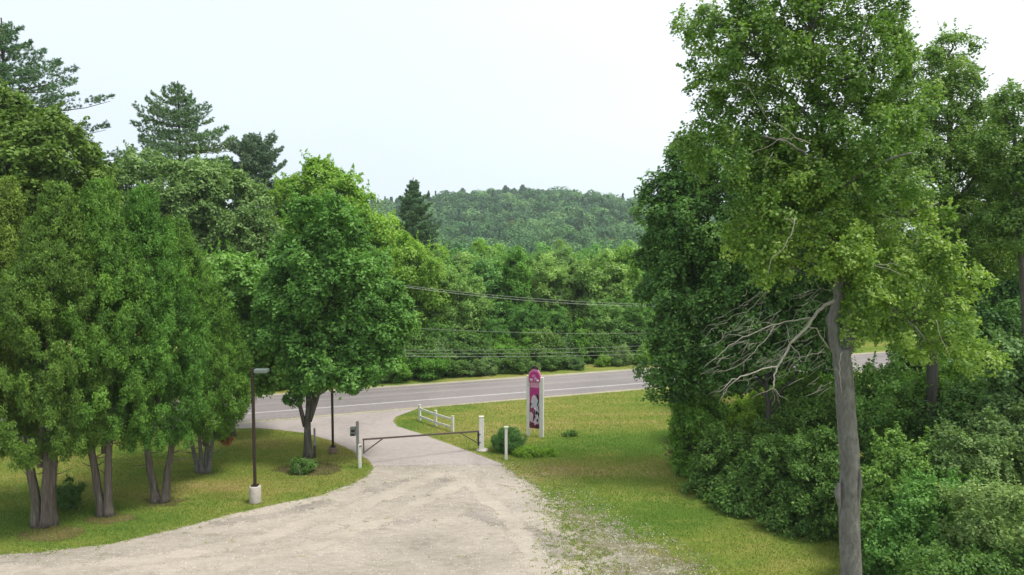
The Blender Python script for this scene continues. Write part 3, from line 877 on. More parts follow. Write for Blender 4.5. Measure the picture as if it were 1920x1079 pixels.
art = [(0, 1.60, .32, 1.06, 'black'), (-.05, 2.36, .20, .26, 'palepink'), (.20, 2.50, .07, .26, 'black'), (.12, 2.05, .15, .34, 'teal'), (-.07, 2.00, .17, .40, 'lav'),
       (.22, 2.10, .05, .25, 'black'), (-.25, 2.02, .06, .12, 'black'), (-.18, 1.55, .15, .30, 'plum'), (-.16, 1.18, .20, .36, 'palepink'), (.12, 1.62, .17, .30, 'lav'),
       (.14, 1.50, .09, .14, 'black'), (-.03, 1.35, .06, .45, 'maroon'), (.19, 1.10, .13, .30, 'lav'), (.20, 1.05, .06, .10, 'black'), (-.12, .72, .22, .16, 'maroon'), (.20, .66, .12, .12, 'black'),
       (-.17, 2.20, .05, .08, 'print_white'), (.05, 1.78, .06, .08, 'print_white'), (-.16, 1.10, .07, .12, 'lav'), (.06, .90, .07, .14, 'palepink')]
for i, (cx_, cz_, rx_, rz_, mm) in enumerate(art):
    patch('printed_motif', poly(cx_, cz_, rx_, rz_, rot=rs.uniform(-.3, .3)), M[mm], board, -.036 - .0035 * (i + 1), .003)

# round bush and plants near the sign --------------------------------
def bush(name, label, cat, base, ells, mat, seed, nst=6, group=None, stem='bark_maple', **kw):
    rng = np.random.default_rng(seed)
    root = thing(name, label, cat, base, 0, group)
    b = np.array(base)
    V, Fc, ti, LC = lobed(ells, rng, zmin=kw.pop('zmin', .02), **kw)
    obj('foliage', mesh('foliage', V - b, Fc, mat, {"tint": ti}), root)
    mb = MB()
    for i in rng.choice(len(LC), min(nst, len(LC)), replace=False):
        tgt = LC[i] - b
        if tgt[2] < .2: continue
        a = Vector((rng.normal(0, .12), rng.normal(0, .12), -.02))
        mb.tube(curve(a, tgt, .15, 5, rng, .04), [.035 * (1 - .13 * q) for q in range(6)], 5, cap=False)
    if mb.n == 0: mb.tube([(0, 0, -.02), (0, 0, .4)], [.04, .02], 6)
    mb.build('stems', M[stem], root, True)
    return root
c = G(955, 851)
bush('round_bush', 'dark green clipped round bush behind the slim white post', 'bush', (c[0], c[1] + .6, 0),
     [(c[0], c[1] + .6, .66, .78, .76, .68), (c[0] - .1, c[1] + .6, .40, .74, .72, .42)], M['maple_dark'], 21, lobe=.28, dens=1.4, cl=.13, per=16, lv=26, leaf=.028, shoots=.15)
c = G(993, 856)
bush('weed_clump', 'bright green leafy weeds growing between the round bush and the sign', 'plant', c,
     [(c[0], c[1], .18, .6, .4, .32), (c[0] - .5, c[1] + .1, .15, .4, .3, .25), (c[0] + .9, c[1] + .2, .06, .8, .4, .16)], M['shrub_lime'], 22, lobe=.16, dens=1.0, cl=.10, per=8, lv=12, leaf=.045, asp=.3, up=(0, 0, 1))
c = G(562, 890)
bush('low_shrub', 'small dark green shrub in the mulch at the foot of the maple', 'shrub', c,
     [(c[0], c[1] + .3, .36, .48, .4, .36), (c[0] + .35, c[1] + .4, .22, .35, .3, .24)], M['shrub_dark'], 23, lobe=.2, dens=1.1, cl=.12, per=10, lv=18, leaf=.035)
c = G(118, 960)
bush('small_bush', 'small dark rounded bush behind the leftmost thuja trunk', 'bush', (c[0], c[1] + .5, 0),
     [(c[0], c[1] + .5, .62, .5, .5, .62)], M['shrub_dark'], 24, lobe=.22, dens=1.3, cl=.12, per=12, lv=22, leaf=.03)
c = G(1075, 818)
bush('weed_clump', 'low dark weeds on the grass just right of the sign', 'plant', c,
     [(c[0] - .2, c[1], .10, .5, .2, .14)], M['shrub_dark'], 25, nst=2, lobe=.12, dens=1.0, cl=.08, per=7, lv=10, leaf=.04, asp=.35)

# ------------------------------------------------------------------ thujas
def thuja(label, base, stems, axis_pts, prof, mat, seed, r_st=.16, dead=False, n=1.0):
    """axis_pts: bottom and top of the crown (world); prof: radius at bottom..top"""
    rng = np.random.default_rng(seed)
    root = thing('thuja_tree', label, 'tree', base, 0, 'thujas on the left lawn')
    b = np.array(base); A, B = np.array(axis_pts[0]) - b, np.array(axis_pts[1]) - b
    hh = B[2] - A[2]
    # plumes: upright lobes on the outside
    npl = int(480 * n)
    tt = rng.uniform(0, 1, npl) ** .95
    rr = np.interp(tt, np.linspace(0, 1, len(prof)), prof)
    th = rng.uniform(0, 2 * np.pi, npl)
    kk = rng.uniform(.64, 1.06, npl); kk[: npl // 6] = rng.uniform(.2, .6, npl // 6)
    ax_ = A + (B - A) * tt[:, None]
    PC = ax_ + np.stack([np.cos(th) * rr * kk, np.sin(th) * rr * kk, np.zeros(npl)], -1)
    out_ = np.stack([np.cos(th), np.sin(th), np.zeros(npl)], -1)
    pt = rng.normal(0, .15, npl)
    per = 20
    i = np.repeat(np.arange(npl), per)
    s = rng.uniform(0, 1, len(i))
    # a plume is a teardrop, leaning out then up
    w = .23 * np.sin(np.pi * np.clip(s * .9 + .08, 0, 1)) + .05
    sc_ = rng.uniform(.7, 1.25, npl)[i]
    plen = np.minimum(.80 * sc_, .3 + hh * (1.04 - tt[i]) * .6 + .5)
    pos = PC[i] + out_[i] * ((s * .22 - .05) * sc_)[:, None] + np.array([0, 0, 1.0]) * ((s - .35) * plen)[:, None]
    d = sph(len(i), rng) * np.array([1, 1, .5])
    pos = pos + d * (w * sc_)[:, None]
    cn = unit(d + out_[i] * .6 + np.array([0, 0, .35]))
    lv = 22
    j = np.repeat(np.arange(len(i)), lv)
    P = pos[j] + rng.normal(0, .07, (len(j), 3)) * np.array([1, 1, 1.2])
    nr = cn[j] + rng.normal(0, .5, (len(j), 3))
    S = rng.uniform(.034, .068, len(j))
    V, Fc = leaf_quads(P, nr, S, .42, rng, np.tile(np.array([0, 0, 1.0]), (len(j), 1)) + out_[i][j] * .5)
    ti = np.clip(.5 + pt[i][j] + rng.normal(0, .10, len(i))[j] + rng.normal(0, .12, len(j)), 0, 1)
    obj('crown', mesh('crown', V, Fc, mat, {"tint": np.repeat(ti, 4)}), root)
    mb0 = None
    for k, st in enumerate(stems):
        pts = [Vector(np.array(p) - b) for p in st]
        pts[0].z = -.06
        full = []
        for q in range(len(pts) - 1):
            for u_ in range(4): full.append(pts[q].lerp(pts[q + 1], u_ / 4) + Vector(rng.normal(0, .012, 3)))
        full.append(pts[-1])
        rad = [r_st * rng.uniform(.95, 1.05) * (1 + .5 * math.exp(-qq * .9)) * (1 - .35 * qq / len(full)) for qq in range(len(full))]
        mb = MB().tube(full, rad, 14, wob=.09)
        # a few dead side stubs high on the stem
        for q in range(5):
            a = full[rng.integers(len(full) // 2, len(full))]
            dd = Vector((rng.normal(0, 1), rng.normal(0, 1), rng.uniform(-.1, .5))).normalized()
            mb.tube([a, a + dd * .35, a + dd * .8 + Vector((0, 0, .1))], [.03, .02, .01], 5, cap=False)
        mb.build('trunk', M['bark_thuja'] if r_st > .13 else M['bark_grey'], root, True)
    # inner stem up through the crown
    mb = MB().tube([Vector(A) - Vector((0, 0, .6)), Vector(A + (B - A) * .4), Vector(A + (B - A) * .95)], [.13, .10, .02], 8)
    mb.build('leader', M['bark_thuja'], root, True)
    if dead:
        mb = lobed([(dead[0] - b[0], dead[1] - b[1], dead[2] - b[2], .28, .2, .22)], rng, lobe=.12, cl=.08, per=6, lv=14, leaf=.04, asp=.4)
        obj('dead_foliage', mesh('dead_foliage', mb[0], mb[1], M['dead_leaf'], {"tint": mb[2]}), root)
    return root
def gy(px, py): return G(px, py)[1]
def stem_px(lst, Y, dys=0):
    o = [Q(px, py, Y + dys * i) for i, (px, py) in enumerate(lst)]
    return o
Y1, Y2, Y3, Y4 = gy(82, 987), gy(198, 967), gy(300, 942), gy(378, 887)
thuja('tall olive green thuja cut off by the left edge of the photo', (Q(-60, 970, Y1 + 1)[0], Y1 + 1, 0),
      [[Q(-62, 975, Y1 + 1), Q(-75, 860, Y1 + 1)], [Q(-50, 975, Y1 + 1), Q(-45, 860, Y1 + 1)]], [Q(-40, 850, Y1 + 1), Q(8, 352, Y1 + 1)], [1.9, 2.7, 2.8, 2.6, 2.2, 1.5, .75, .15], M['thuja_dry'], 31)
thuja('olive green thuja whose thick three stemmed trunk stands nearest the camera', (*G(82, 987)[:2], 0),
      [stem_px([(70, 985), (66, 930), (56, 870), (50, 820)], Y1), stem_px([(86, 987), (86, 930), (88, 870), (90, 820)], Y1 - .05), stem_px([(97, 985), (97, 925), (100, 860), (104, 810)], Y1 + .1)],
      [Q(75, 850, Y1), Q(112, 368, Y1)], [1.9, 2.75, 2.8, 2.6, 2.2, 1.55, .8, .15], M['thuja_dry'], 32, .20)
thuja('green thuja with a forked reddish trunk, between the nearest and the V shaped thuja', (*G(198, 967)[:2], 0),
      [stem_px([(192, 966), (184, 920), (174, 860), (168, 820)], Y2), stem_px([(204, 967), (203, 920), (203, 860), (205, 820)], Y2 - .05)],
      [Q(195, 825, Y2), Q(188, 356, Y2)], [1.7, 2.4, 2.45, 2.3, 1.95, 1.4, .75, .15], M['thuja'], 33, .185)
thuja('green thuja with a V shaped double trunk, left of the pale lamp post footing', (*G(300, 942)[:2], 0),
      [stem_px([(292, 940), (286, 900), (278, 860), (272, 820)], Y3), stem_px([(308, 942), (313, 900), (320, 850), (326, 800)], Y3 + .05)],
      [Q(300, 822, Y3), Q(268, 368, Y3)], [1.6, 2.35, 2.45, 2.3, 1.95, 1.4, .8, .15], M['thuja'], 34, .185)
thuja('bright green thuja on four slim grey stems, rightmost of the thujas', (*G(378, 887)[:2], 0),
      [stem_px([(372, 886), (364, 850), (357, 815)], Y4), stem_px([(379, 887), (376, 850), (374, 810)], Y4), stem_px([(386, 887), (388, 850), (390, 810)], Y4 + .1), stem_px([(390, 885), (395, 850), (401, 810)], Y4)],
      [Q(385, 815, Y4), Q(332, 428, Y4)], [1.5, 2.35, 2.5, 2.3, 1.9, 1.35, .7, .15], M['thuja'], 35, .12, dead=Q(426, 826, Y4))

# ------------------------------------------------------------------ pines
def pine(label, base, top_z, lo_z, rmax, mat, seed, lean=(0, 0), up=.25, dense=1.0, group=None, tuft=.16, nb=None, name='pine_tree', shape=.8, leaf=.13):
    rng = np.random.default_rng(seed)
    root = thing(name, label, 'tree', base, 0, group)
    hz = top_z
    mb = MB()
    tp = [Vector((lean[0] * q / 8 + rng.normal(0, .05), lean[1] * q / 8 + rng.normal(0, .05), hz * q / 8)) for q in range(9)]
    tp[0] = Vector((0, 0, -.05))
    mb.tube(tp, [hz * .016 * (1 - .93 * q / 8) + .02 for q in range(9)], 10)
    whorls = nb or int((hz - lo_z) / .75)
    P_, N_, U_, T_ = [], [], [], []
    for w in range(whorls):
        f_ = (w + rng.uniform(-.3, .3)) / whorls
        z = lo_z + (hz - lo_z) * max(f_, 0) * .97
        k = rng.integers(3, 6)
        a0 = rng.uniform(0, 6.28)
        for q in range(k):
            a = a0 + q * 6.283 / k + rng.normal(0, .25)
            L_ = rmax * (1 - max(f_, 0)) ** shape * rng.uniform(.45, 1.15) + .35
            if f_ < .12: L_ *= .8
            if f_ > .78: L_ *= .6
            d = Vector((math.cos(a), math.sin(a), 0))
            s0 = Vector((lean[0] * z / hz, lean[1] * z / hz, z))
            rise = up * rng.uniform(.3, 1.3) + .75 * max(f_, 0) ** 2
            pts = [s0 + d * (L_ * u_) + Vector((0, 0, L_ * (rise * u_ - .32 * u_ * (1 - u_) - .05 * u_))) for u_ in (0, .25, .5, .75, 1)]
            mb.tube(pts, [.045 * (1 - .8 * u_) * max(.5, L_ / 4) for u_ in (0, .25, .5, .75, 1)], 5, cap=False)
            nt_ = int(L_ * 11 * dense) + 4
            bt = rng.normal(0, .12)
            side = Vector((-d.y, d.x, 0))
            for g_ in range(nt_):
                u_ = rng.uniform(.22, 1.03)
                spread = L_ * .36 * math.sin(math.pi * min(u_ * .85 + .1, 1)) + .12
                x_ = rng.uniform(-1, 1) * spread
                p = s0 + d * (L_ * u_ - abs(x_) * .3) + side * x_ + Vector((0, 0, L_ * (rise * u_ - .32 * u_ * (1 - u_)) + rng.normal(.03, .09)))
                P_.append(p); U_.append(d * .8 + side * (x_ / max(spread, .1)) * .6 + Vector((0, 0, .55))); T_.append(bt)
    P_ = np.array([tuple(p) for p in P_]); U_ = unit(np.array([tuple(p) for p in U_])); T_ = np.array(T_)
    lv = 16
    j = np.repeat(np.arange(len(P_)), lv)
    dirs = unit(U_[j] + rng.normal(0, .55, (len(j), 3)))
    C_ = P_[j] + dirs * rng.uniform(.02, tuft * 1.2, (len(j), 1))
    S = rng.uniform(.6, 1.2, len(j)) * leaf * 1.15
    V, Fc = leaf_quads(C_, rng.normal(0, 1, (len(j), 3)), S, .24, rng, dirs * 3, 0.05)
    ti = np.clip(.5 + T_[j] + rng.normal(0, .1, len(P_))[j] + rng.normal(0, .12, len(j)), 0, 1)
    obj('crown', mesh('crown', V, Fc, mat, {"tint": np.repeat(ti, 4)}), root)
    mb.build('trunk', M['bark_pine'], root, True)
    return root
def base_at(px, Y):
    x = (px - CX) / F * Y
    return (x, Y, float(terrain(x, Y)))
def ztop(px, py, Y, bz_=0): return Q(px, py, Y)[2] - bz_
YL = behind(22, 7)
b = base_at(22, YL)
pine('tall wide pine rising above the maples at the left edge of the photo', b, ztop(22, 34, YL, b[2]), 15, 9.8, M['pine'], 41, up=-.04, dense=1.9, shape=.62, nb=24, leaf=.10)
b = base_at(343, 75)
pine('tall dark pine standing alone against the sky above the thujas', b, ztop(343, 152, 75, b[2]), ztop(343, 318, 75, b[2]), 6.4, M['pine'], 42, up=.10, dense=2.1, shape=.8, nb=14, leaf=.11)
b = base_at(480, 76)
pine('bluish feathery pine top just right of the lone tall pine', b, ztop(480, 258, 76, b[2]), ztop(480, 385, 76, b[2]), 3.4, M['pine_blue'], 43, up=.6, dense=2.6, shape=.45, nb=22, leaf=.11)
b = base_at(232, 66)
pine('small conifer top peeking out left of the lone tall pine', b, ztop(232, 286, 66, b[2]), 12, 2.0, M['pine_blue'], 44, up=.3, dense=1.5, nb=8)
b = base_at(776, 98)
pine('dark conical pine across the road left of the hill', b, ztop(776, 333, 98, b[2]), ztop(776, 520, 98, b[2]), 4.4, M['pine'], 45, up=.06, dense=2.2, shape=.7, nb=26, leaf=.13)

# ------------------------------------------------------------------ left deciduous trees
KW = dict(lobe=.85, dens=1.05, cl=.34, per=14, lv=22, leaf=.125)
def dtree(name, label, base, tp, ells, Y, mat, seed, bmat='bark_maple', **kw):
    return tree(name, label, 'tree', base, tp, ell_px(ells, Y), M[mat], M[bmat], seed, **kw)
b = base_at(60, 44)
dtree('maple_tree', 'dark olive broadleaf tree between the left edge pine and the thujas', b, [b, Q(60, 600, 44), Q(60, 330, 44)],
      [(75, 320, 95, 95), (5, 265, 65, 60), (-50, 360, 100, 110), (140, 370, 48, 55), (60, 430, 100, 90), (30, 215, 30, 30), (100, 255, 40, 35)], 44, 'olive', 51, r0=.35, **KW)
YB = behind(400, 4)
b = base_at(400, YB)
dtree('maple_tree', 'big grey green maple behind the thujas, under the lone tall pine', b, [b, Q(400, 650, YB), Q(370, 400, YB)],
      [(350, 375, 105, 75), (275, 360, 75, 62), (430, 415, 75, 80), (480, 480, 45, 55), (400, 520, 95, 100), (300, 450, 110, 80)], YB, 'maple_grey', 52, r0=.4, **KW)
b = base_at(425, 47.3)
dtree('maple_tree', 'leafy maple behind the near lamp post, its low boughs over the lawn', b, [b, Q(432, 730, 47.3), Q(470, 560, 47.3)],
      [(480, 560, 62, 65), (450, 620, 60, 65), (510, 640, 45, 60), (480, 700, 42, 38), (420, 540, 60, 60), (520, 590, 36, 40)], 47.3, 'maple', 53, r0=.22, **KW)
YA = behind(630, 4)
b = base_at(630, YA)
dtree('ash_tree', 'tall light green tree with a ragged top right of the feathery pine', b, [b, Q(630, 600, YA), Q(610, 380, YA)],
      [(600, 375, 62, 50), (640, 345, 18, 30), (595, 330, 22, 28), (555, 405, 45, 50), (650, 420, 60, 55), (690, 470, 48, 60), (620, 480, 90, 80), (570, 345, 12, 20), (545, 372, 34, 30), (675, 398, 34, 30), (700, 430, 30, 35)], YA, 'maple_light', 54, r0=.3, **KW)
Yc = gy(577, 862)
b = (*G(577, 862)[:2], 0)
root = dtree('maple_tree', 'full green maple on a forked trunk beside the driveway, mulch round its foot', b,
      [b, Q(577, 800, Yc), Q(580, 740, Yc), Q(592, 640, Yc), Q(610, 500, Yc)],
      [(610, 460, 72, 85), (570, 560, 62, 75), (650, 545, 85, 85), (700, 610, 62, 62), (620, 640, 88, 55), (560, 655, 45, 42), (655, 688, 42, 30), (600, 700, 45, 28), (700, 665, 45, 30), (545, 500, 28, 45), (660, 700, 22, 26), (742, 600, 30, 40), (628, 700, 52, 26, -1.6), (690, 690, 40, 26, -1.0), (520, 610, 30, 60)],
      Yc, 'maple', 55, r0=.23, nlimb=22, lobe=.72, dens=1.1, cl=.28, per=13, lv=22, leaf=.105)
rng = np.random.default_rng(77)
mb = MB()
bb = Vector(b)
for pts, r_ in (([(572, 800), (562, 760), (556, 715), (552, 690)], .13), ([(580, 790), (592, 755), (604, 715), (612, 680)], .15), ([(576, 795), (577, 750), (576, 710), (574, 680)], .12), ([(583, 785), (588, 740), (592, 700)], .10),
                ([(563, 760), (552, 748), (541, 750)], .035)):
    pp = [Vector(Q(px, py, Yc + rng.uniform(-.15, .15))) - bb for px, py in pts]
    mb.tube(pp, [r_ * (1 - .5 * q / (len(pp) - 1)) for q in range(len(pp))], 8, wob=.06)
mb.build('fork', M['bark_maple'], root, True)
V, Fc, ti, _ = lobed(ell_px([(548, 752, 14, 9), (560, 735, 10, 10)], Yc), rng, lobe=.2, cl=.14, per=5, lv=9, leaf=.075)
obj('low_sprig', mesh('low_sprig', V - np.array(b), Fc, M['maple'], {"tint": ti}), root)

b = base_at(775, 74)
dtree('maple_tree', 'bright green tree across the road, right of the driveway maple', b, [b, Q(775, 620, 74), Q(765, 500, 74)],
      [(740, 490, 48, 50), (785, 510, 42, 55), (765, 580, 65, 60), (815, 590, 35, 65), (735, 640, 60, 50), (800, 650, 45, 40), (715, 560, 50, 70)], 74, 'maple_light', 56, r0=.28,
      lobe=1.2, dens=1.05, cl=.42, per=13, lv=26, leaf=.12)

# ------------------------------------------------------------------ right trees
b = (*G(1462, 905)[:2], 0)
Yr = b[1]
dtree('maple_tree', 'dark green maple left of the tall poplar, reaching over the lawn and road', b,
      [b, Q(1442, 860, Yr), Q(1440, 760, Yr), Q(1430, 640, Yr), Q(1400, 450, Yr)],
      [(1330, 400, 95, 95), (1420, 350, 95, 85), (1270, 455, 58, 70), (1265, 560, 58, 80), (1350, 560, 100, 100), (1285, 650, 60, 50), (1243, 695, 32, 20), (1400, 470, 110, 95), (1340, 690, 55, 38),
       (1490, 500, 90, 110), (1242, 370, 28, 32), (1262, 725, 30, 14), (1225, 480, 20, 30), (1275, 320, 32, 45), (1480, 620, 85, 75), (1400, 640, 75, 70), (1320, 310, 60, 50), (1225, 400, 22, 22), (1540, 610, 40, 60)],
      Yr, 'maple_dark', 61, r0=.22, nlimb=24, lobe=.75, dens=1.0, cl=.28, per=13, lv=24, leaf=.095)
# background filler trees on the right
b = base_at(1760, 35)
dtree('cottonwood_tree', 'broad green tree behind the tall poplar, its narrow top right of the poplar', b, [b, Q(1750, 620, 35), Q(1780, 300, 35), Q(1785, 120, 35)],
      [(1785, 150, 30, 80), (1770, 260, 62, 75), (1700, 340, 95, 95), (1840, 330, 72, 80), (1750, 450, 115, 90), (1640, 430, 90, 90), (1850, 470, 70, 60), (1730, 170, 20, 35), (1690, 560, 60, 60), (1900, 380, 45, 60), (1722, 150, 30, 55), (1700, 215, 55, 60), (1848, 245, 38, 48)],
      35, 'poplar', 62, r0=.3, nlimb=26, lobe=.60, dens=.85, cl=.24, per=12, lv=22, leaf=.068)
b = base_at(1925, 31)
dtree('cottonwood_tree', 'thin topped tree on the right edge of the photo', b, [b, Q(1925, 620, 31), Q(1905, 320, 31), Q(1900, 190, 31)],
      [(1893, 205, 22, 42), (1905, 300, 42, 60), (1860, 270, 20, 30), (1950, 380, 70, 100), (1895, 430, 45, 50), (1985, 250, 50, 70)],
      31, 'poplar', 63, r0=.22, nlimb=16, lobe=.5, dens=1.0, cl=.22, per=12, lv=20, leaf=.062)
b = base_at(1560, 52)
dtree('maple_tree', 'mid green tree deep behind the poplar trunk, above the gap showing the road', b, [b, Q(1560, 600, 52), Q(1560, 420, 52)],
      [(1560, 480, 110, 100), (1480, 560, 80, 60), (1640, 560, 80, 55), (1580, 380, 90, 80), (1560, 570, 60, 50)], 52, 'maple', 64, r0=.25, **KW)
b = base_at(1800, 50)
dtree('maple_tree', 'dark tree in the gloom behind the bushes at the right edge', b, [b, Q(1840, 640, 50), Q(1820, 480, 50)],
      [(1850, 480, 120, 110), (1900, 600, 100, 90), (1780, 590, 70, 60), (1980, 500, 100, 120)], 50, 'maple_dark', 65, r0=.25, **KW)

b = base_at(1470, 45)
dtree('maple_tree', 'dark leafy undergrowth tree behind the bare dead limbs', b, [b, Q(1470, 740, 45), Q(1470, 660, 45)],
      [(1420, 650, 60, 52), (1490, 640, 62, 58), (1548, 655, 32, 52), (1370, 700, 50, 32), (1440, 710, 60, 36), (1530, 710, 40, 40)], 45, 'maple_dark', 66, r0=.14, lobe=.75, dens=1.0, cl=.28, per=13, lv=22, leaf=.10)
b = base_at(1760, 44)
dtree('maple_tree', 'dark undergrowth tree behind the hanging poplar boughs, right of the road gap', b, [b, Q(1760, 730, 44), Q(1760, 660, 44)],
      [(1725, 665, 48, 40), (1790, 650, 60, 55), (1860, 650, 60, 60), (1920, 640, 60, 70)], 44, 'maple_dark', 67, r0=.14, lobe=.75, dens=1.0, cl=.28, per=13, lv=22, leaf=.10)

# ------------------------------------------------------------------ the tall poplar
YP = 20.0
pb = (Q(1603, 1079, YP)[0], YP, 0)
rng = np.random.default_rng(70)
pop = thing('poplar_tree', 'tall grey barked poplar in the right foreground with bare dead limbs', 'tree', pb)
PBv = np.array(pb)
def rel_px(lst, Y0=YP, dY=0.0):
    n = len(lst); return [Vector(np.array(Q(p[0], p[1], Y0 + (dY * i / max(n - 1, 1)))) - PBv) for i, p in enumerate(lst)]
tr_px = [(1612, 1346), (1606, 1240), (1600, 1150), (1596, 1060), (1592, 980), (1594, 900), (1593, 850), (1588, 790), (1584, 740), (1581, 690), (1577, 655)]
pts = rel_px(tr_px); pts[0].z = -.06
full = []
for i in range(len(pts) - 1):
    for q in range(4): full.append(pts[i].lerp(pts[i + 1], q / 4) + Vector(rng.normal(0, .006, 3)))
full.append(pts[-1])
rad = [(.295 - .07 * (i / (len(full) - 1)) ** .8) * (1 + .5 * math.exp(-i * .7)) for i in range(len(full))]
mb = MB().tube(full, rad, 20, wob=.025)
def limb(mb, lst, r0, r1, dY=0.0, ns=9, Y0=YP, wob=.03):
    p = rel_px(lst, Y0, dY)
    f_ = []
    for i in range(len(p) - 1):
        for q in range(3): f_.append(p[i].lerp(p[i + 1], q / 3) + (Vector(rng.normal(0, max(r0 * .14, .014), 3)) if (i or q) else Vector()))
    f_.append(p[-1]); k = len(f_) - 1
    mb.tube(f_, [r0 + (r1 - r0) * i / k for i in range(k + 1)], ns, wob=wob)
    return f_
# scar and burl on the trunk
V, Fs = tube([Vector(np.array(Q(1612, 880, YP - .2)) - PBv), Vector(np.array(Q(1613, 910, YP - .22)) - PBv), Vector(np.array(Q(1609, 945, YP - .2)) - PBv)], [.03, .06, .02], 8); mb.add(V, Fs)
V, Fs = tube([Vector(np.array(Q(1573, 905, YP - .1)) - PBv), Vector(np.array(Q(1570, 925, YP - .12)) - PBv), Vector(np.array(Q(1574, 950, YP - .1)) - PBv)], [.04, .09, .04], 8); mb.add(V, Fs)
limb(mb, [(1580, 700), (1586, 660), (1598, 620), (1604, 585), (1596, 520), (1585, 470)], .17, .10, .2)
limb(mb, [(1577, 680), (1566, 650), (1560, 600), (1572, 555), (1575, 520), (1562, 440), (1560, 390)], .15, .11, -.1)
limb(mb, [(1560, 395), (1550, 350), (1545, 300), (1540, 220), (1530, 130), (1520, 40)], .10, .03, .2)
limb(mb, [(1560, 390), (1580, 350), (1620, 325), (1660, 300), (1710, 287)], .055, .02, -1.6)
limb(mb, [(1556, 380), (1535, 345), (1505, 285), (1470, 265), (1430, 255)], .05, .015, -1.7)
limb(mb, [(1552, 372), (1500, 375), (1470, 390)], .03, .012, -.4)
limb(mb, [(1545, 300), (1580, 200), (1610, 110), (1630, 30)], .06, .02, .5)
limb(mb, [(1542, 250), (1480, 180), (1420, 110), (1400, 50)], .055, .018, .3)
limb(mb, [(1585, 480), (1640, 440), (1700, 400), (1760, 380)], .05, .02, .6)
limb(mb, [(1590, 540), (1650, 560), (1700, 600), (1740, 640)], .05, .018, -.5)
limb(mb, [(1590, 340), (1610, 375), (1620, 395), (1635, 405)], .025, .01, -.3)
mb.build('trunk', M['bark_grey'], pop, True)
# bare dead limbs
D = MB()
DL = [D]
limb(D, [(1580, 560), (1545, 573), (1533, 583), (1515, 610), (1482, 645), (1468, 672), (1457, 690), (1452, 712), (1450, 728)], 0.0468, 0.0158, -1.0, 9)
limb(D, [(1556, 655), (1530, 618), (1516, 613)], 0.0202, 0.0144, -.4, 7)
limb(D, [(1457, 688), (1430, 692), (1400, 703), (1372, 714), (1348, 736)], 0.0216, 0.0072, -.6, 6, YP - .9)
limb(D, [(1385, 710), (1366, 727), (1348, 757)], 0.0094, 0.0043, -.2, 5, YP - 1.3)
limb(D, [(1370, 716), (1352, 724), (1340, 742)], 0.0072, 0.0036, .2, 5, YP - 1.3)
limb(D, [(1520, 596), (1480, 602), (1450, 609), (1420, 622), (1395, 632), (1368, 648), (1345, 668), (1318, 692)], 0.0187, 0.0050, -.8, 6, YP - .3)
limb(D, [(1452, 610), (1440, 632), (1415, 660), (1393, 680), (1372, 692), (1345, 698)], 0.0130, 0.0043, -.3, 5, YP - .6)
limb(D, [(1395, 680), (1393, 698)], 0.0058, 0.0029, 0, 4, YP - .8)
limb(D, [(1395, 632), (1365, 628), (1345, 645), (1310, 650)], 0.0086, 0.0036, .4, 5, YP - .7)
limb(D, [(1480, 645), (1478, 625), (1474, 608)], 0.0115, 0.0058, .2, 5, YP - .6)
limb(D, [(1483, 648), (1495, 662), (1503, 680)], 0.0115, 0.0058, -.4, 5, YP - .6)
limb(D, [(1550, 662), (1520, 664), (1500, 672), (1485, 685), (1478, 700)], 0.0144, 0.0043, -.5, 5)
limb(D, [(1450, 728), (1432, 735), (1408, 748)], 0.0086, 0.0029, -.1, 5, YP - 1.0)
limb(D, [(1450, 728), (1462, 742), (1478, 752)], 0.0086, 0.0029, -.2, 5, YP - 1.0)
limb(D, [(1450, 728), (1452, 745), (1448, 762)], 0.0072, 0.0029, .1, 5, YP - 1.0)
limb(D, [(1450, 728), (1458, 745), (1462, 762)], 0.0065, 0.0029, .3, 5, YP - 1.0)
limb(D, [(1470, 670), (1455, 665), (1440, 685)], 0.0101, 0.0036, .5, 5, YP - .8)
limb(D, [(1480, 648), (1462, 660), (1447, 682), (1430, 690)], 0.0101, 0.0043, .5, 5, YP - .6)
limb(D, [(1450, 609), (1432, 604), (1418, 611), (1408, 600)], 0.0086, 0.0036, .2, 5, YP - .5)
D = MB(); DL.append(D)
limb(D, [(1440, 545), (1420, 565), (1400, 588), (1380, 612), (1365, 628)], 0.0101, 0.0036, .2, 5, YP - .5)
D = MB(); DL.append(D)
limb(D, [(1436, 540), (1430, 570), (1424, 592)], 0.0072, 0.0029, .2, 5, YP - .5)
D = MB(); DL.append(D)
limb(D, [(1425, 548), (1395, 570), (1360, 590), (1345, 600)], 0.0086, 0.0029, .4, 5, YP - .5)
D = MB(); DL.append(D)
limb(D, [(1560, 545), (1540, 540), (1520, 558), (1530, 565), (1548, 570)], 0.0086, 0.0036, -.4, 5)
limb(D, [(1540, 545), (1530, 530), (1515, 525)], 0.0065, 0.0029, -.4, 5)
D = MB(); DL.append(D)
limb(D, [(1574, 690), (1560, 694), (1548, 692)], 0.0086, 0.0043, -.3, 5)
D = MB(); DL.append(D)
limb(D, [(1579, 660), (1573, 680), (1576, 710), (1578, 740)], 0.0158, 0.0086, 0, 6, YP - .24)
D = MB(); DL.append(D)
limb(D, [(1490, 410), (1485, 440), (1468, 470), (1445, 485), (1440, 520)], 0.0115, 0.0043, -.3, 5, YP - 1.75)
D = MB(); DL.append(D)
limb(D, [(1470, 408), (1482, 414), (1492, 420)], 0.0072, 0.0043, 0, 4, YP - 1.75)
D = MB(); DL.append(D)
limb(D, [(1450, 285), (1435, 310), (1430, 330)], 0.0058, 0.0029, 0, 4, YP - 1.75)
limb(D, [(1520, 270), (1490, 258), (1460, 262), (1430, 280), (1400, 290)], 0.0101, 0.0036, -.2, 5, YP - 1.75)
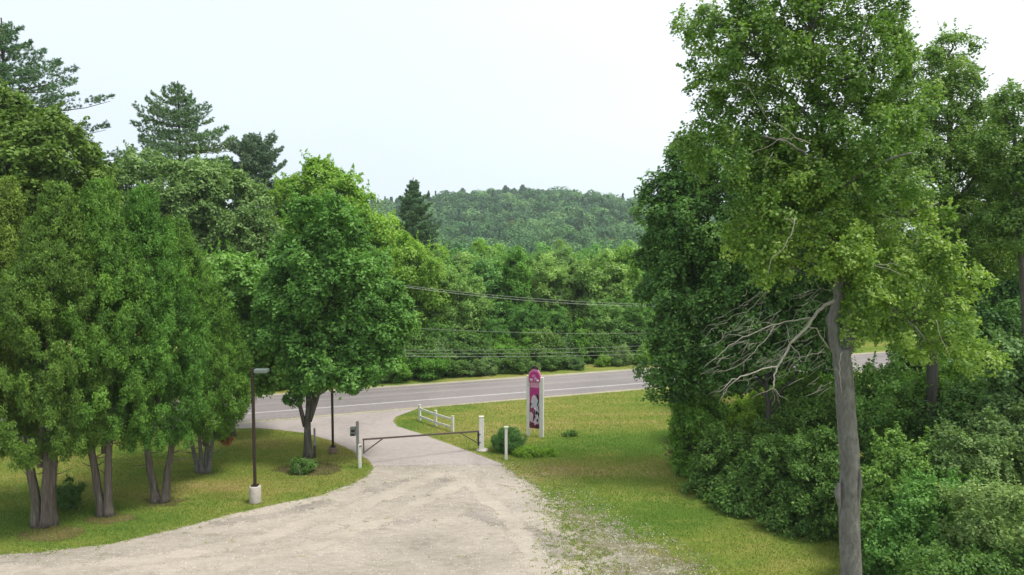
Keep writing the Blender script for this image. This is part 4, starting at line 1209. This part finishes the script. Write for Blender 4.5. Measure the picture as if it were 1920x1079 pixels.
limb(D, [(1500, 265), (1470, 240), (1440, 225), (1400, 160), (1370, 155)], 0.0086, 0.0036, .1, 5, YP - 1.75)
D = MB(); DL.append(D)
limb(D, [(1640, 498), (1665, 505), (1690, 517)], 0.0086, 0.0043, -.2, 5, YP - 1.8)
limb(D, [(1645, 496), (1670, 494), (1695, 500)], 0.0072, 0.0029, .2, 5, YP - 1.8)
D = MB(); DL.append(D)
limb(D, [(1755, 600), (1762, 630), (1775, 655), (1785, 680)], 0.0086, 0.0036, 0, 5, YP - 1.75)
# random fine twigs near the dead limbs
D = DL[0]
for k in range(170):
    px, py = rng.uniform(1335, 1560), rng.uniform(540, 735)
    if py > 740 - (1560 - px) * .02 or (px < 1400 and py < 580): continue
    a = Vector(np.array(Q(px, py, YP - rng.uniform(.2, 1.2))) - PBv)
    L_ = rng.uniform(.15, .6); d = Vector((-rng.uniform(.3, 1), rng.normal(0, .5), -rng.uniform(.1, .9))).normalized()
    D.tube([a, a + d * L_ * .5 + Vector(rng.normal(0, .03, 3)), a + d * L_], [.005, .004, .003], 4, cap=False)
for D in DL: D.build('dead_limb', M['deadwood'], pop, True)
ells = ell_px([(1470, 95, 120, 95), (1360, 60, 75, 80), (1600, 120, 95, 110), (1520, -10, 150, 60), (1660, 60, 38, 80), (1330, 190, 45, 60), (1420, 230, 100, 60), (1370, 300, 90, 50), (1560, 270, 120, 85),
               (1680, 230, 75, 70), (1640, 340, 95, 60), (1460, 370, 90, 60), (1345, 270, 60, 40), (1290, 250, 22, 20)], YP)
kwp = dict(lobe=.36, cl=.17, per=11, lv=14, leaf=.047, asp=.75, flat=1.1, inner=.25)
V, Fc, ti, LC = lobed(ells, rng, dens=.72, skip=.14, **kwp)
obj('crown', mesh('crown', V - PBv, Fc, M['poplar'], {"tint": ti}), pop)
ells = ell_px([(1500, 330, 90, 60), (1600, 455, 75, 60), (1540, 440, 55, 55), (1690, 520, 75, 60), (1740, 600, 80, 70), (1650, 570, 50, 50), (1810, 670, 55, 32), (1430, 440, 75, 55), (1430, 500, 55, 30), (1700, 440, 75, 60), (1770, 520, 50, 55), (1620, 620, 28, 28), (1585, 470, 48, 48, -.7), (1545, 500, 35, 35, -.5), (1625, 555, 38, 45, -.4)], YP)
V2, F2, t2, LC2 = lobed(ells, rng, dens=.66, skip=.12, **kwp)
obj('low_boughs', mesh('low_boughs', V2 - PBv, F2, M['poplar_yellow'], {"tint": t2}), pop)
T = MB()
tipsA = [tuple(np.array(p) - PBv) for p in np.concatenate([LC, LC2])]
hubs = [Vector(np.array(Q(px, py, YP)) - PBv) for px, py in ((1545, 300), (1535, 200), (1560, 390), (1600, 450), (1590, 540), (1600, 330), (1640, 310), (1490, 280), (1590, 150), (1470, 170), (1640, 440), (1700, 600), (1420, 110), (1520, 60), (1680, 400))]
for i in rng.choice(len(tipsA), min(240, len(tipsA)), replace=False):
    tg = Vector(tipsA[i]); h_ = min(hubs, key=lambda q: (q - tg).length + max(0, q.z - tg.z) * .6)
    L_ = (tg - h_).length
    T.tube(curve(h_, tg, .08 * L_, 5, rng, .05), [(.010 + .006 * L_) * (1 - .15 * q) for q in range(6)], 5, cap=False)
T.build('branches', M['bark_grey'], pop, True)

# ------------------------------------------------------------------ right-hand shrubs
SH = [  # label, cat, ellipsoids, Y, material, leaf
 ('russet and grey shrub at the left tip of the thicket by the lawn', [(1292, 815, 26, 45), (1300, 780, 22, 25)], 41, 'shrub_red', .04),
 ('bright green shrub above the russet shrub at the left end of the thicket', [(1318, 775, 40, 38), (1290, 755, 25, 25), (1330, 820, 35, 30)], 39.5, 'maple_light', .06),
 ('yellow green leafy shrub behind the dark bushes, left of the leaning trunk', [(1395, 800, 62, 42), (1440, 770, 45, 35)], 41.5, 'shrub_lime', .055),
 ('dark dense bush at the corner of the thicket, meeting the lawn', [(1368, 870, 62, 62), (1350, 910, 55, 35)], 36.5, 'shrub_dark', .05),
 ('dark low bush below the leaning trunk', [(1450, 900, 75, 75), (1420, 945, 75, 42)], 34.5, 'shrub_dark', .05),
 ('deep green bush left of the poplar trunk, its skirt on the grass', [(1530, 905, 62, 90), (1510, 985, 70, 45)], 32, 'shrub_dark', .045),
 ('green bush behind the dark ones, just left of the poplar trunk', [(1525, 790, 62, 75), (1475, 815, 50, 50)], 38, 'shrub', .05),
 ('small leafy bush low beside the leaning trunk, under the dead limbs', [(1485, 745, 40, 38), (1540, 720, 45, 35)], 40, 'maple_light', .055),
 ('green bush right of the poplar trunk, below the road gap', [(1640, 765, 50, 70), (1670, 830, 60, 60)], 34, 'shrub', .05),
 ('dark round shrub tree below the right end of the road gap', [(1715, 715, 55, 48), (1745, 770, 45, 40)], 40, 'maple_dark', .055),
 ('mid green bush hugging the right side of the poplar trunk', [(1665, 930, 55, 80), (1700, 880, 55, 60)], 29, 'shrub', .045),
 ('wide sage green bush filling the right edge of the thicket', [(1845, 860, 85, 65), (1920, 830, 70, 60)], 28, 'shrub_grey', .045),
 ('blue green bush behind the sage bush', [(1790, 810, 65, 52), (1850, 770, 70, 45)], 33, 'shrub_dark', .05),
 ('lime tinged bush at the back right of the thicket', [(1770, 735, 70, 40), (1700, 780, 50, 40)], 36, 'maple_light', .055),
 ('green shrub in front of the sage bush, bottom of the photo', [(1760, 975, 75, 75), (1700, 1020, 60, 55)], 25.5, 'shrub', .042),
 ('greyish bush in the bottom right corner', [(1880, 985, 85, 90), (1830, 1060, 70, 50)], 23, 'shrub_grey', .04),
 ('light green sapling on the right edge above the sage bush', [(1905, 655, 38, 30), (1935, 700, 45, 45), (1880, 690, 25, 25)], 29, 'maple_grey', .06),
 ('deep green bush in the bottom corner, half out of the photo', [(1800, 1085, 90, 45), (1930, 1090, 80, 50)], 22.0, 'shrub_dark', .04),
 ('dark bush under the hanging poplar boughs at the right', [(1890, 740, 55, 45), (1830, 730, 40, 35)], 35, 'shrub_dark', .05),
 ('deep green bush against the right flank of the trunk, low down', [(1640, 1010, 30, 55), (1660, 1060, 40, 50)], 27, 'shrub_dark', .045),
]
for i, (lab, el, Y, mt, lf) in enumerate(SH):
    es = ell_px(el, Y)
    # bodies reach the ground
    for e_ in list(es):
        bot = e_[2] - e_[5]
        if bot > .3:
            es.append((e_[0], e_[1] + .2, bot * .5 + .1, e_[3] * .9, e_[4] * .9, bot * .5 + .6))
    cx_ = sum(q[0] for q in es) / len(es)
    bush('shrub', lab, 'shrub', (cx_, Y, 0), es, M[mt], 100 + i, nst=9, group=None, lobe=.46, dens=.92, cl=.21, per=12, lv=17, leaf=lf * 1.45, shoots=1.3)

# ------------------------------------------------------------------ wood across the road
def proto_mesh(seed, h, w, mat, kind):
    rng = np.random.default_rng(seed)
    if kind == 'round': es = [(0, 0, h * .62, w, w, h * .36), (w * .4, .2, h * .5, w * .7, w * .7, h * .28), (-w * .4, -.3, h * .45, w * .7, w * .7, h * .3), (0, -w * .2, h * .3, w * .8, w * .7, h * .2)]
    elif kind == 'tall': es = [(0, 0, h * .78, w * .55, w * .55, h * .21), (.2, 0, h * .55, w * .8, w * .8, h * .26), (-.3, 0, h * .32, w * .8, w * .8, h * .22)]
    elif kind == 'cone': es = [(0, 0, h * .85, w * .25, w * .25, h * .15), (0, 0, h * .62, w * .5, w * .5, h * .2), (0, 0, h * .38, w * .75, w * .75, h * .2), (0, 0, h * .18, w * .9, w * .9, h * .16)]
    else: es = [(0, 0, h * .5, w, w * .9, h * .5), (w * .6, 0, h * .35, w * .6, w * .6, h * .34), (-w * .6, .1, h * .35, w * .6, w * .6, h * .34)]
    V, Fc, ti, LC = lobed(es, rng, lobe=.8 if kind != 'bush' else .5, dens=1.0, cl=.30, per=12, lv=20, leaf=.115 if kind != 'bush' else .085, skip=.08, zmin=.05)
    cm = mesh('crown', V, Fc, mat, {"tint": ti})
    mb = MB()
    tp = [(0, 0, -.3), (rng.normal(0, .1), 0, h * .3), (rng.normal(0, .2), rng.normal(0, .2), h * .6), (0, 0, h * .88)]
    mb.tube(tp, [h * .016, h * .012, h * .009, .02], 8)
    limbs(tp, [tuple(q) for q in LC], rng, 8, h * .006, mb, .2, 5)
    return cm, mb
KINDS = [('round', 11, 3.0, 'wood'), ('tall', 12, 2.8, 'wood'), ('round', 10, 2.6, 'wood'), ('tall', 12, 2.4, 'maple_light'), ('round', 11, 3.2, 'maple'), ('cone', 8, 1.9, 'maple_light'), ('bush', 2.6, 1.8, 'maple_light'), ('bush', 3, 1.9, 'maple_grey'), ('bush', 2.8, 2.0, 'shrub_dark'), ('tall', 13, 2.6, 'maple_grey')]
PROTO = []
for i, (k, h, w, mt) in enumerate(KINDS):
    cm, mb = proto_mesh(200 + i, h, w, M[mt], k)
    tm = mesh('trunk', mb.v, mb.f, M['bark_pale'] if i in (3, 9) else M['bark_maple'])
    PROTO.append((cm, tm, h))
rng = np.random.default_rng(8)
def plant(kind, px, top, Y, label, group, name='broadleaf_tree', cat='tree', wid=1.0):
    x = (px - CX) / F * Y
    z = float(terrain(x, Y))
    cm, tm, h = PROTO[kind]
    s = max((Q(px, top, Y)[2] - z) / h, .2)
    r_ = thing(name, label, cat, (x, Y, z), rng.uniform(0, 6.28), group)
    c_ = obj('foliage' if cat == 'shrub' else 'crown', cm, r_); t_ = obj('stems' if cat == 'shrub' else 'trunk', tm, r_)
    k = wid * (s if s < 1.35 else s ** .7)
    r_.scale = (k, k, s)
    return r_
WG = 'trees of the wood across the road'
ORD = ['first', 'second', 'third', 'fourth', 'fifth', 'sixth', 'seventh', 'eighth', 'ninth', 'tenth', 'eleventh', 'twelfth', 'thirteenth', 'fourteenth', 'fifteenth', 'sixteenth', 'seventeenth', 'eighteenth', 'nineteenth', 'twentieth']
named = [ # kind, px, top, metres beyond the road, width, label
 (3, 965, 468, 15, 1.0, 'tall pale green birch with a whitish trunk, above the magenta sign'),
 (1, 905, 478, 16, 1.1, 'yellowish green tree just left of the pale birch in the wood'),
 (0, 1012, 482, 17, 1.1, 'rounded mid green tree just right of the pale birch in the wood'),
 (2, 862, 505, 10, 1.0, 'green tree above the left half of the swing gate, at the wood edge'),
 (4, 1040, 575, 9, 1.0, 'dark shaded tree above and right of the magenta sign, at the wood edge'),
 (9, 1060, 470, 19, 1.1, 'greyish green tall tree in the wood, between the sign and the big right maple'),
 (0, 1112, 474, 14, 1.2, 'full green tree in the wood, behind the slender young tree'),
 (3, 1165, 467, 15, 1.2, 'light green tree in the wood beside the big dark maple'),
 (4, 922, 590, 8.5, 1.0, 'dark low tree above the gate post, at the wood edge'),
 (2, 1135, 560, 8.5, 1.1, 'green tree just above the sage roadside bush'),
 (5, 1086, 600, 6, 1.0, 'slender young light green tree at the wood edge, right of the sign'),
 (5, 985, 618, 6, 1.0, 'small cone shaped young tree just left above the sign crest'),
 (4, 825, 600, 8, 1.0, 'dark tree behind the lime bush across the road'),
 (4, 1195, 560, 9, 1.2, 'dark tree half hidden by the big right maple, across the road'),
 (4, 985, 570, 10, 1.0, 'shaded tree directly behind the sign crest'),
]
for k, px, tp_, ds, wd, lab in named: plant(k, px, tp_, behind(px, ds), lab, WG, wid=wd)
shr = [(6, 793, 668, 4, 1.3, 'lime green roadside bush across the road, above the rail fence'), (8, 845, 668, 5, 1.5, 'dark roadside bush right of the lime bush'), (7, 905, 674, 3.8, 1.4, 'pale roadside bush above the gate post'),
       (6, 1132, 668, 4, 1.0, 'yellow green roadside bush left of the sage bush'), (7, 1168, 650, 4, .85, 'round sage green roadside bush near the big right maple'), (8, 955, 660, 4.5, 1.3, 'dark roadside bush just left of the sign crest'),
       (8, 1035, 660, 4.5, 1.3, 'dark green roadside bush just right of the sign crest'), (7, 1078, 672, 3.6, 1.4, 'low green roadside bush under the slender young tree'), (6, 735, 670, 4, 1.2, 'green roadside bush beyond the driveway maple'),
       (7, 690, 674, 4, 1.2, 'pale roadside bush mostly behind the driveway maple'), (6, 525, 690, 4, 1.2, 'roadside bush seen left of the driveway maple trunk'), (8, 480, 685, 4, 1.3, 'roadside bush seen behind the near lamp post'), (8, 600, 685, 4, 1.3, 'dark roadside bush seen through the fork of the driveway maple'),
       (6, 1215, 650, 4, 1.1, 'light roadside bush at the foot of the big right maple'), (8, 645, 680, 4.2, 1.3, 'roadside bush above the far lamp post'),
       (8, 565, 684, 4.2, 1.3, 'roadside bush behind the low sprig of the driveway maple'), (7, 1000, 680, 3.4, 1.3, 'low pale bush hidden behind the sign crest'),
       (8, 765, 625, 6.5, 1.0, 'tall dark thicket behind the lime bush'), (7, 815, 640, 6.5, .9, 'tall green thicket right above the lime bush'), (8, 880, 630, 6.5, 1.0, 'tall dark thicket above the pale roadside bush'), (6, 935, 640, 6.5, 1.0, 'tall light green thicket left of the sign crest'),
       (8, 1010, 625, 7, 1.0, 'tall dark thicket behind the sign crest'), (7, 1060, 635, 7, 1.0, 'tall green thicket left of the slender young tree'), (8, 1115, 625, 7, 1.0, 'tall dark thicket right of the slender young tree'), (8, 1180, 610, 7.5, 1.0, 'tall dark thicket behind the sage bush'),
       (7, 1235, 600, 8, 1.0, 'tall green thicket behind the big right maple')]
for k, px, tp_, ds, wd, lab in shr: plant(k, px, tp_, behind(px, ds), lab, 'roadside bushes across the road', 'roadside_shrub', 'shrub', wid=wd)
# rows behind: nothing tells them apart
for ds, t0, step, lab in ((27, 490, 36, 'second row of the wood across the road'), (40, 474, 38, 'third row of the wood across the road'), (56, 464, 40, 'hindmost row of the wood below the hill')):
    for q_, px in enumerate(range(680, 1330, step)):
        plant(int(rng.choice([0, 1, 2, 9, 3, 0])), px + rng.uniform(-12, 12), t0 + rng.uniform(-14, 16), behind(px, ds + rng.uniform(-4, 4)), ORD[q_] + ' treetop from the left in the ' + lab, 'treetops in the ' + lab, wid=1.15)
for q_, px in enumerate(range(380, 720, 38)):      # behind the left trees
    plant(int(rng.choice([0, 4, 2])), px, 560 + rng.uniform(-40, 40), behind(px, 9), ORD[q_] + ' wood tree from the left, in the gaps behind the left trees', 'wood behind the left trees')
for q_, px in enumerate(range(1280, 1960, 45)):    # behind the right trees
    plant(int(rng.choice([0, 4, 2, 1])), px, 450 + rng.uniform(-40, 40), behind(px, 9 + rng.uniform(0, 6)), ORD[q_] + ' wood tree from the left, in the gaps behind the right trees', 'wood behind the right trees', wid=1.1)

# ------------------------------------------------------------------ forest on the hill
rng = np.random.default_rng(9)
P0 = []
step = 12.5
for Y in np.arange(140, 770, step):
    for X in np.arange(-.34 * Y - 10, .34 * Y + 10, step):
        P0.append((X + rng.uniform(-.45, .45) * step, Y + rng.uniform(-.45, .45) * step))
P0 = np.array(P0)
n = len(P0)
z = terrain(P0[:, 0], P0[:, 1])
con = rng.random(n) < np.clip(.10 + .25 * np.sin(P0[:, 0] / 31 + np.sin(P0[:, 1] / 43) * 2) * np.sin(P0[:, 1] / 37), .02, .5)
hh = np.where(con, rng.uniform(13, 19, n), rng.uniform(8, 17, n))
rw = np.where(con, rng.uniform(3.6, 5.2, n), rng.uniform(5.5, 9.0, n))
tb = np.clip(np.where(con, rng.normal(.05, .08, n), rng.normal(.50, .36, n)), 0, 1)
nlb, per = 5, 80
lj = np.repeat(np.arange(n), nlb)
ld = sph(len(lj), rng); ld[:, 2] = np.abs(ld[:, 2]) * .9 - .15
LCc = np.stack([P0[lj, 0] + ld[:, 0] * rw[lj] * .62, P0[lj, 1] + ld[:, 1] * rw[lj] * .62, z[lj] + hh[lj] * .62 + ld[:, 2] * hh[lj] * .30], -1)
LRr = rw[lj] * rng.uniform(.42, .72, len(lj))
k_ = np.repeat(np.arange(len(lj)), per); j = lj[k_]
d = sph(len(j), rng); d[:, 2] = np.abs(d[:, 2]) - .3; d = unit(d)
cj = con[j]
hgt_ = rng.uniform(0, 1, len(j)) ** 1.2
ang_ = rng.uniform(0, 6.283, len(j))
Pd = LCc[k_] + d * (LRr[k_] * rng.uniform(.85, 1.05, len(k_)))[:, None]
wv = 1 + .25 * np.sin(hgt_ * 26 + j)
Pc = np.stack([P0[j, 0] + np.cos(ang_) * rw[j] * (1 - hgt_) * wv * rng.uniform(.6, 1, len(j)), P0[j, 1] + np.sin(ang_) * rw[j] * (1 - hgt_) * wv * rng.uniform(.6, 1, len(j)), z[j] + hh[j] * (.15 + .87 * hgt_)], -1)
PP = np.where(cj[:, None], Pc, Pd)
nr = np.where(cj[:, None], np.stack([np.cos(ang_), np.sin(ang_), np.full(len(j), .8)], -1), d) + rng.normal(0, .2, (len(j), 3))
S = rng.uniform(.5, 1.0, len(j)) * np.clip(P0[j, 1] / 450, .6, 1.15)
V, Fc = leaf_quads(PP, nr, S, .75, rng, None, .3)
ti = np.clip(tb[j] + rng.normal(0, .07, len(j)), 0, 1)
o = obj('hill_forest', mesh('hill_forest', V, Fc, M['forest'], {"tint": np.repeat(ti, 4)}))
props(o, 'mixed green forest covering the distant hill', 'forest', kind='stuff')
# skyline pines one can tell apart
for i, (px, tp_, Y, r_, lab) in enumerate([(868, 355, 700, 3.4, 'leftmost dark pine of the clump left of the hill crest'), (838, 360, 690, 3.2, 'dark pine standing apart left of the hill crest clump'), (948, 350, 710, 3.2, 'pointed pine on the hill crest, left of the highest pair'),
                          (980, 349, 715, 3.0, 'highest pine on the hill crest, right of the pointed one'), (964, 356, 705, 2.6, 'small pine between the two crest pines'), (700, 372, 690, 3.0, 'dark pine on the low left end of the hill skyline')]):
    x = (px - CX) / F * Y; zz = float(terrain(x, Y)) + 0
    pine(lab, (x, Y, zz), Q(px, tp_ - 3, Y)[2] - zz, 5, r_ * 2.2, M['pine_blue'], 300 + i, up=.1, dense=1.0, group='pines on the hill skyline', leaf=.7, tuft=.5, nb=12)

# ------------------------------------------------------------------ wires
M['wire'] = plain("aluminium_wire", (.34, .36, .33), .5, .2, .1, 2, 0)
def wire(label, a, b, sag, r=.022, Ya=64, Yb=72):
    A, B = Vector(Q(a[0], a[1], Ya)), Vector(Q(b[0], b[1], Yb))
    d = B - A
    A2, B2 = A - d * .5, B + d * .9
    n = 40
    pts = []
    for i in range(n + 1):
        t = i / n; p = A2.lerp(B2, t)
        # parabola through a and b
        k = (t * 2.4 - .5)
        p.z += sag * ((k - .5) ** 2 - .25) * 4 * .25
        pts.append(p)
    mb = MB().tube(pts, [r] * (n + 1), 6)
    o = mb.build('power_line', M['wire'], None, True)
    return props(o, label, 'wire', 'overhead lines along the road')
wire('upper strand of the sloping pair of wires over the wood', (770, 537), (1185, 570), .9, .013)
wire('lower strand of the sloping pair of wires over the wood', (770, 540), (1185, 574), 1.1, .016)
wire('single wire above the road, midway down the wood', (784, 616), (1199, 625), .7, .010)
wire('topmost of the three low wires just above the road', (767, 657), (1150, 651), .4, .010)
wire('middle one of the three low wires just above the road', (760, 663), (1150, 659), .4, .010)
wire('lowest and brightest of the three low wires just above the road', (742, 668), (1150, 666), .4, .014)

# ------------------------------------------------------------------ haze
m, t, o = newmat("haze_air")
pv = t.nodes.new("ShaderNodeVolumePrincipled")
pv.inputs["Color"].default_value = (.80, .90, 1.0, 1)
pv.inputs["Density"].default_value = .00022
pv.inputs["Anisotropy"].default_value = .2
t.links.new(pv.outputs[0], o.inputs["Volume"])
hz = MB().box((0, 2200, 26), (7200 + 0, 5800, 120)).build('haze', m)
props(hz, 'thin pale haze in the air over the valley', 'haze', kind='stuff')
print("faces", sum(len(o.data.polygons) for o in bpy.data.objects if o.type == 'MESH'))
